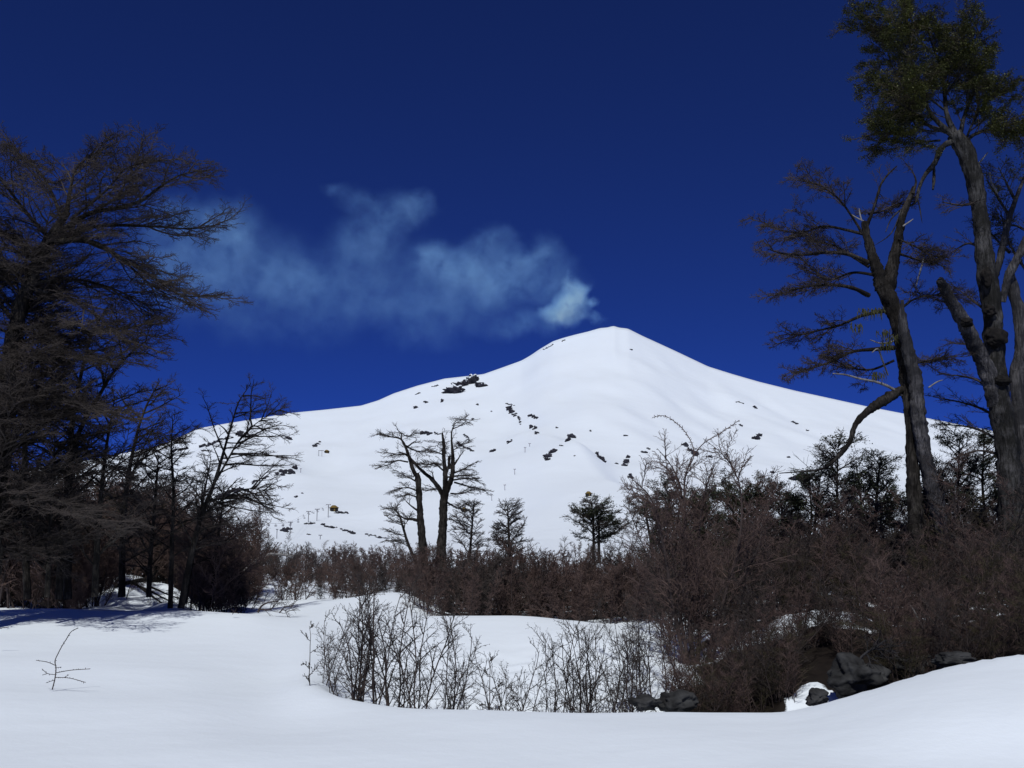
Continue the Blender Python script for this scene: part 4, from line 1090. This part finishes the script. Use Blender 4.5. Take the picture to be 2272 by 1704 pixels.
zone('f', 14, 980, 1500, 80, 120, .9, 1.3)

# saplings standing up out of the thickets
SPL = [shrub('bare_sapling', 'slim bare sapling rising above the brown thickets', 'sapling', 'bare saplings above the thickets', 3.4, 1, .1, 460 + i, nA=20, nB=6, nC=3, twr=1.1, r0=.022, flat=.6, lean=.08, la=.36, tw=(TWIG_DARK, TWIG, TWIG_DARK)[i]) for i in range(3)]
pr['s'] = SPL
first.update({id(o): True for o in SPL})
for i in range(26): scatter('s', 1440 + 850 * ((i * 0.618034) % 1.0), rr.uniform(24, 33), rr.uniform(.8, 1.15))
for i in range(20): scatter('s', 930 + 560 * ((i * 0.618034) % 1.0), rr.uniform(34, 70), rr.uniform(.55, .8))
for i in range(24): scatter('s', 480 + 440 * ((i * 0.618034) % 1.0), rr.uniform(42, 95), rr.uniform(.55, .9))
for i in range(16): scatter('s', 1380 + 180 * ((i * 0.618034) % 1.0), rr.uniform(19.5, 23.5), rr.uniform(.35, .5))

# the tallest shrub with long whippy shoots
rng = np.random.default_rng(81)
YT = 22.5
sh = [limb([(q[0], q[1], q[2] * .55) for q in b], YT, dy=d) for b, d in [
    ([(1540, 1500, 22), (1530, 1380, 18), (1522, 1250, 14), (1520, 1130, 10), (1520, 1060, 7), (1535, 1015, 5)], 0),
    ([(1535, 1015, 4), (1560, 985, 4), (1600, 960, 3), (1639, 933, 2)], -.3), ([(1530, 1035, 4), (1540, 1010, 4), (1525, 965, 3), (1500, 938, 3), (1470, 922, 2), (1448, 926, 2)], .3),
    ([(1560, 1500, 20), (1600, 1350, 16), (1640, 1200, 10), (1645, 1110, 6), (1636, 1060, 4), (1605, 1010, 3), (1560, 973, 2)], .5), ([(1638, 1065, 3), (1625, 1035, 3), (1610, 1003, 2)], 0), ([(1637, 1060, 3), (1645, 1040, 3), (1667, 1013, 2)], 0),
    ([(1520, 1480, 18), (1490, 1320, 14), (1470, 1200, 10), (1440, 1100, 6), (1400, 1060, 3)], -.5), ([(1545, 1490, 18), (1555, 1350, 14), (1550, 1200, 10), (1562, 1100, 7), (1580, 1040, 3)], .8),
    ([(1530, 1490, 16), (1505, 1330, 12), (1500, 1180, 9), (1510, 1080, 6), (1480, 1020, 4), (1458, 995, 2)], .2), ([(1575, 1480, 16), (1620, 1330, 12), (1680, 1220, 8), (1700, 1130, 5), (1720, 1070, 2)], 1.0)]]
root = empty('tallest_shrub', sh[0][0][0], 'tallest thicket shrub, its long whippy shoots crossing against the volcano snow', 'shrub')
for P, r in sh[:1] + sh[3:4] + sh[6:]:
    ge = Geo(); wood(ge, [(P, r)], 7, .1, 90); ge.build('stem', STEM, root)
ge = Geo(); wood(ge, sh[1:3] + sh[4:6], 5, .05, 91)
S = stack(sh)
SL = stack(sh[:1] + sh[3:4] + sh[6:])
P, Pr = grow(rng, SL, 34, .10, .94, 1.2, R(52), .5, .12, 7, .08, .010, .004, fall=.6)
P = P[Pr[:, 0] > 0]; ge.tubes(P, Pr, 4)
B, Br = grow(rng, P, 9, .12, 1, .34, R(45), .5, .1, 4, .09, .0055, .0035); C, Cr = grow(rng, B, 4, .1, 1, .13, R(45), .5, .05, 3, .08, .0045, .003)
ge.tubes(B, Br, 3); ge.tubes(C, Cr, 3)
sp, spr = grow(rng, S, 46, .3, 1.0, .045, R(60), .2, .1, 2, 0, .009, .005, fall=0); ge.tubes(sp, spr, 3)
ge.build('crown', TWIG, root)

# ------------------------------------------------------------------ boulders
BL = [(1905, 1502, 17.6, 58, 42, 'rounded grey boulder half buried in the snow edge on the right'), (1812, 1548, 17.0, 22, 17, 'small black rock in the snow patch left of the rounded grey boulder'), (1500, 1560, 17.5, 42, 24, 'low dark boulder at the left end of the rocky bank'),
      (1430, 1560, 17.3, 30, 16, 'flat dark rock at the foot of the rightmost hollow shrubs'),
      (2115, 1464, 17.3, 40, 16, 'flat dark rock breaking through the snow edge far right'), (2030, 1480, 18.6, 46, 30, 'black rock in shade behind the snow edge right of the grey boulder')]
for k, (px, py, Y, rx, rz_, lab) in enumerate(BL):
    mp = Y / FPX
    c = at(px, py, Y)
    ge = Geo(); lump(ge, c, (rx * mp, rx * mp * .8, rz_ * mp), 60 + k, ICO4, .5, 1.15, 7)
    tag(ge.build('boulder', BOULDER, None, c), lab, 'boulder', 'dark boulders along the snow edge')

# ------------------------------------------------------------------ loose branches and twigs
def sprig(name, label, pts_list, Y, m, spur=0, cat='twig', twig=0, seed=1, group=None, rough=.05):
    rng = np.random.default_rng(seed)
    ls = [limb([(q[0], q[1], q[2] * (.7 if spur else 1)) for q in p], Y) for p in pts_list]
    ge = Geo(); wood(ge, ls, 6, rough, seed)
    S = stack(ls)
    if spur:
        for s in range(len(S)):
            q, qr = grow(rng, S[s:s + 1], max(3, int(spur * np.linalg.norm(S[s, -1] - S[s, 0]))), .05, 1, .018, R(60), .2, .1, 2, 0, .0042, .0034, fall=0); ge.tubes(q, qr, 4)
    if twig:
        q, qr = grow(rng, S, twig, .25, 1, .5, R(40), .4, .05, 5, .12, .007, .003); ge.tubes(q, qr, 3)
        q2, q2r = grow(rng, q, 6, .1, 1, .2, R(40), .4, .05, 4, .1, .0045, .003); ge.tubes(q2, q2r, 3)
    o = ge.build(name, m, None, ls[0][0][0])
    return tag(o, label, cat, group)


sprig('budded_twig', 'lone knobbly twig with short side shoots standing in the foreground snow',
      [[(116, 1530, 3.6), (122, 1505, 3.4), (124, 1480, 3.2), (122, 1468, 3.0), (130, 1448, 2.8), (146, 1420, 2.6), (160, 1400, 2.4), (174, 1393, 2.0)], [(122, 1476, 2.4), (108, 1470, 2.2), (80, 1465, 2.0)], [(124, 1493, 2.4), (150, 1488, 2.2), (200, 1484, 2.0)], [(123, 1503, 2.4), (150, 1504, 2.2), (190, 1514, 2.0)], [(122, 1497, 2.2), (105, 1494, 2.0), (93, 1484, 1.8)], [(105, 1494, 1.8), (94, 1498, 1.6)],
       [(120, 1509, 2.0), (102, 1515, 1.6)], [(122, 1482, 1.8), (136, 1480, 1.6)], [(143, 1503, 1.8), (153, 1497, 1.5)]], 17.0, STEM, 26, seed=3)
sprig('budded_twig', 'short bent twig poking from the snow at the left picture edge', [[(-14, 1400, 3), (2, 1394, 2.4), (20, 1391, 2)]], 22, STEM, 26, seed=4)
sprig('budded_twig', 'small bare sprig poking up at the end of the left snow crest', [[(516, 1363, 3), (519, 1356, 2.4), (513, 1352, 2)], [(519, 1358, 2.2), (530, 1361, 1.8)], [(521, 1358, 2), (524, 1350, 1.5)]], 27.2, STEM, 16, seed=5)
sprig('fallen_branch', 'low forked bare branch lying on the snow at the right end of the left crest', [[(572, 1359, 5), (580, 1345, 4), (595, 1337, 3), (618, 1334, 2)], [(576, 1352, 4), (600, 1352, 3), (611, 1341, 2)]], 28.6, STEM, 0, 'branch', 7, 6)
sprig('fallen_branch', 'thin grey sprig lying on the snow beside the low forked branch', [[(620, 1360, 3), (632, 1347, 2.4), (650, 1345, 2)], [(626, 1352, 2), (640, 1357, 1.6)]], 28.6, STEM, 0, 'branch', 5, 7)
sprig('fallen_branch', 'pale curved dead branch arching over the thicket right of the left trees', [[(540, 1270, 9), (556, 1256, 8), (575, 1240, 7), (597, 1230, 6), (620, 1230, 4), (652, 1234, 2)]], 40, PALE, 0, 'branch', 3, 8, rough=.15)
sprig('fallen_branch', 'thin white dead branch slanting down over the dark right bank', [[(2020, 1343, 3), (2026, 1352, 3.4), (2040, 1380, 3.2), (2060, 1414, 3)]], 19.5, PALE, 0, 'branch', 0, 9)
sprig('fallen_branch', 'bleached root like branch leaning on the rounded grey boulder', [[(1900, 1470, 5), (1920, 1450, 6), (1945, 1435, 4), (1965, 1420, 3)], [(1920, 1450, 4), (1930, 1460, 3)], [(1935, 1440, 3), (1960, 1442, 2)]], 17.6, DEAD, 0, 'branch', 6, 10)
sprig('fallen_branch', 'long pale bare branch low in front of the left tree mass', [[(60, 1230, 4), (95, 1222, 3.5), (120, 1205, 3), (150, 1195, 2), (185, 1190, 1.5)], [(95, 1222, 3), (130, 1235, 2), (170, 1250, 1.5)]], 27.5, DEAD, 0, 'branch', 4, 11)
sprig('fallen_tree', 'dark fallen treetop lying down the snow slope under the left trees', [[(255, 1300, 10), (300, 1290, 9), (335, 1280, 7), (350, 1265, 4)], [(290, 1292, 6), (330, 1310, 5), (380, 1335, 3), (420, 1350, 2)], [(300, 1295, 6), (340, 1325, 4), (375, 1348, 2)], [(310, 1290, 5), (350, 1288, 3), (388, 1286, 2)], [(330, 1300, 5), (370, 1318, 3), (430, 1340, 2)]], 36.5, BARK_DARK, 0, 'fallen tree', 16, 12, rough=.2)
sprig('fallen_tree', 'dark stump end of a log lying on the snow at the left', [[(110, 1325, 22), (150, 1322, 26), (185, 1324, 22)], [(150, 1322, 8), (190, 1340, 5), (175, 1352, 3)], [(140, 1320, 8), (170, 1300, 5), (230, 1280, 3)]], 35, BARK_DARK, 0, 'log', 8, 13, rough=.2)

# ------------------------------------------------------------------ smoke drifting from the summit
YP = 5150.0
PUFFS = [(1318, 708, 26, 14, .55), (1268, 682, 46, 38, 2.4), (1278, 648, 32, 40, 2.0), (1236, 692, 40, 28, 1.6), (1262, 620, 18, 22, .7), (1312, 672, 16, 14, .6), (1212, 545, 44, 46, .40), (1092, 525, 62, 36, .36), (1160, 575, 80, 40, .42), (1130, 640, 130, 48, .38), (1190, 715, 80, 30, .28), (1000, 590, 100, 60, .36),
         (958, 565, 62, 40, .38), (884, 455, 80, 52, .36), (930, 440, 36, 42, .3), (800, 540, 95, 85, .30), (735, 402, 34, 18, .2), (790, 430, 60, 30, .2), (830, 500, 80, 60, .22), (1060, 590, 90, 70, .25), (1240, 620, 70, 60, .3), (900, 630, 260, 110, .22), (1080, 610, 150, 90, .24), (560, 610, 200, 130, .14), (668, 610, 120, 70, .22), (505, 500, 85, 85, .46), (560, 600, 170, 110, .26), (430, 600, 110, 130, .30), (760, 660, 190, 70, .22), (990, 690, 170, 55, .24), (940, 745, 110, 40, .12), (1120, 725, 80, 34, .16), (700, 725, 120, 60, .10), (560, 720, 120, 60, .10), (400, 470, 90, 60, .3), (350, 560, 110, 150, .26)]
CX, CY = 1330, 715
kx, kz = slope(CX + 1, CY)[0] - slope(CX, CY)[0], slope(CX, CY)[1] - slope(CX, CY + 1)[1]
org = at(CX, CY, YP)
mpx = kx * YP                                     # metres per photo pixel at the plume
secs = []
for x in range(1372, 250, -34):
    lo, hi = None, None
    for (a, b, rx, ry, am) in PUFFS:
        d = (x - a) / (rx * 1.0 + 40)
        if abs(d) < 1:
            h = (ry + 42) * math.sqrt(1 - d * d)
            lo = b + h if lo is None else max(lo, b + h); hi = b - h if hi is None else min(hi, b - h)
    if lo is not None: secs.append((x, hi, lo))
ge = Geo(); n = 20
ring = []
for (x, hi, lo) in secs:
    c, h = (hi + lo) / 2, (lo - hi) / 2
    for k in range(n):
        a = 2 * math.pi * k / n
        ring.append(((x - CX) * mpx, math.cos(a) * h * .75 * mpx, (CY - c + math.sin(a) * h) * mpx))
m_ = len(secs)
F = [(i * n + k, (i + 1) * n + k, (i + 1) * n + (k + 1) % n, i * n + (k + 1) % n) for i in range(m_ - 1) for k in range(n)]
ge.add(ring, [np.array(F), np.array([list(range(n))]), np.array([[(m_ - 1) * n + k for k in range(n)][::-1]])])
SMOKE = bpy.data.materials.new('thin volcanic smoke')
SMOKE.use_nodes = True
t = SMOKE.node_tree; N, L = t.nodes, t.links
N.remove(N['Principled BSDF'])
out = N['Material Output']
tc = N.new('ShaderNodeTexCoord')
sc_ = N.new('ShaderNodeVectorMath'); sc_.operation = 'SCALE'; sc_.inputs['Scale'].default_value = 1 / mpx
L.new(tc.outputs['Object'], sc_.inputs[0])
wn = N.new('ShaderNodeTexNoise'); wn.inputs['Scale'].default_value = 0.016; wn.inputs['Detail'].default_value = 5; wn.inputs['Roughness'].default_value = .58
L.new(sc_.outputs[0], wn.inputs[0])
wm = N.new('ShaderNodeVectorMath'); wm.operation = 'MULTIPLY_ADD'
wm.inputs[1].default_value = (70, 70, 70)
wo = N.new('ShaderNodeVectorMath'); wo.operation = 'ADD'; wo.inputs[1].default_value = (-35, -35, -35)
L.new(wn.outputs['Color'], wm.inputs[0]); L.new(sc_.outputs[0], wo.inputs[0]); L.new(wo.outputs[0], wm.inputs[2])
acc = None
for (x, y, rx, ry, am) in PUFFS:
    s = N.new('ShaderNodeVectorMath'); s.operation = 'MULTIPLY_ADD'
    rd = (rx + ry) * .5
    s.inputs[1].default_value = (1 / rx, 1 / rd, 1 / ry)
    s.inputs[2].default_value = (-(x - CX) / rx, 0, -(CY - y) / ry)
    L.new(wm.outputs[0], s.inputs[0])
    le = N.new('ShaderNodeVectorMath'); le.operation = 'LENGTH'
    L.new(s.outputs[0], le.inputs[0])
    mr = N.new('ShaderNodeMapRange'); mr.interpolation_type = 'SMOOTHSTEP'
    mr.inputs['From Min'].default_value = 1.2; mr.inputs['From Max'].default_value = 0.0; mr.inputs['To Min'].default_value = 0; mr.inputs['To Max'].default_value = am * 60 / rd
    L.new(le.outputs['Value'], mr.inputs['Value'])
    if acc is None: acc = mr.outputs[0]
    else:
        ad = N.new('ShaderNodeMath'); ad.operation = 'ADD'
        L.new(acc, ad.inputs[0]); L.new(mr.outputs[0], ad.inputs[1]); acc = ad.outputs[0]
dn = N.new('ShaderNodeTexNoise'); dn.inputs['Scale'].default_value = 0.022; dn.inputs['Detail'].default_value = 6; dn.inputs['Roughness'].default_value = .6
L.new(wm.outputs[0], dn.inputs[0])
dr = N.new('ShaderNodeMapRange'); dr.inputs['From Min'].default_value = .36; dr.inputs['From Max'].default_value = .66; dr.inputs['To Min'].default_value = .18; dr.inputs['To Max'].default_value = 1.7
L.new(dn.outputs['Fac'], dr.inputs['Value'])
mu = N.new('ShaderNodeMath'); mu.operation = 'MULTIPLY'; L.new(acc, mu.inputs[0]); L.new(dr.outputs[0], mu.inputs[1])
m2 = N.new('ShaderNodeMath'); m2.operation = 'MULTIPLY'; m2.inputs[1].default_value = 0.0064
L.new(mu.outputs[0], m2.inputs[0])
vs = N.new('ShaderNodeVolumeScatter')
vs.inputs['Color'].default_value = (0.28, 0.585, 1.0, 1)
vs.inputs['Anisotropy'].default_value = 0.0
L.new(m2.outputs[0], vs.inputs['Density'])
L.new(vs.outputs[0], out.inputs['Volume'])
SMOKE.cycles.volume_step_rate = 0.35
smoke = ge.build('smoke_plume', SMOKE, None, None)
smoke.location = [float(v) for v in org]
tag(smoke, 'thin bluish white smoke drifting left from the volcano summit', 'smoke', kind='stuff')
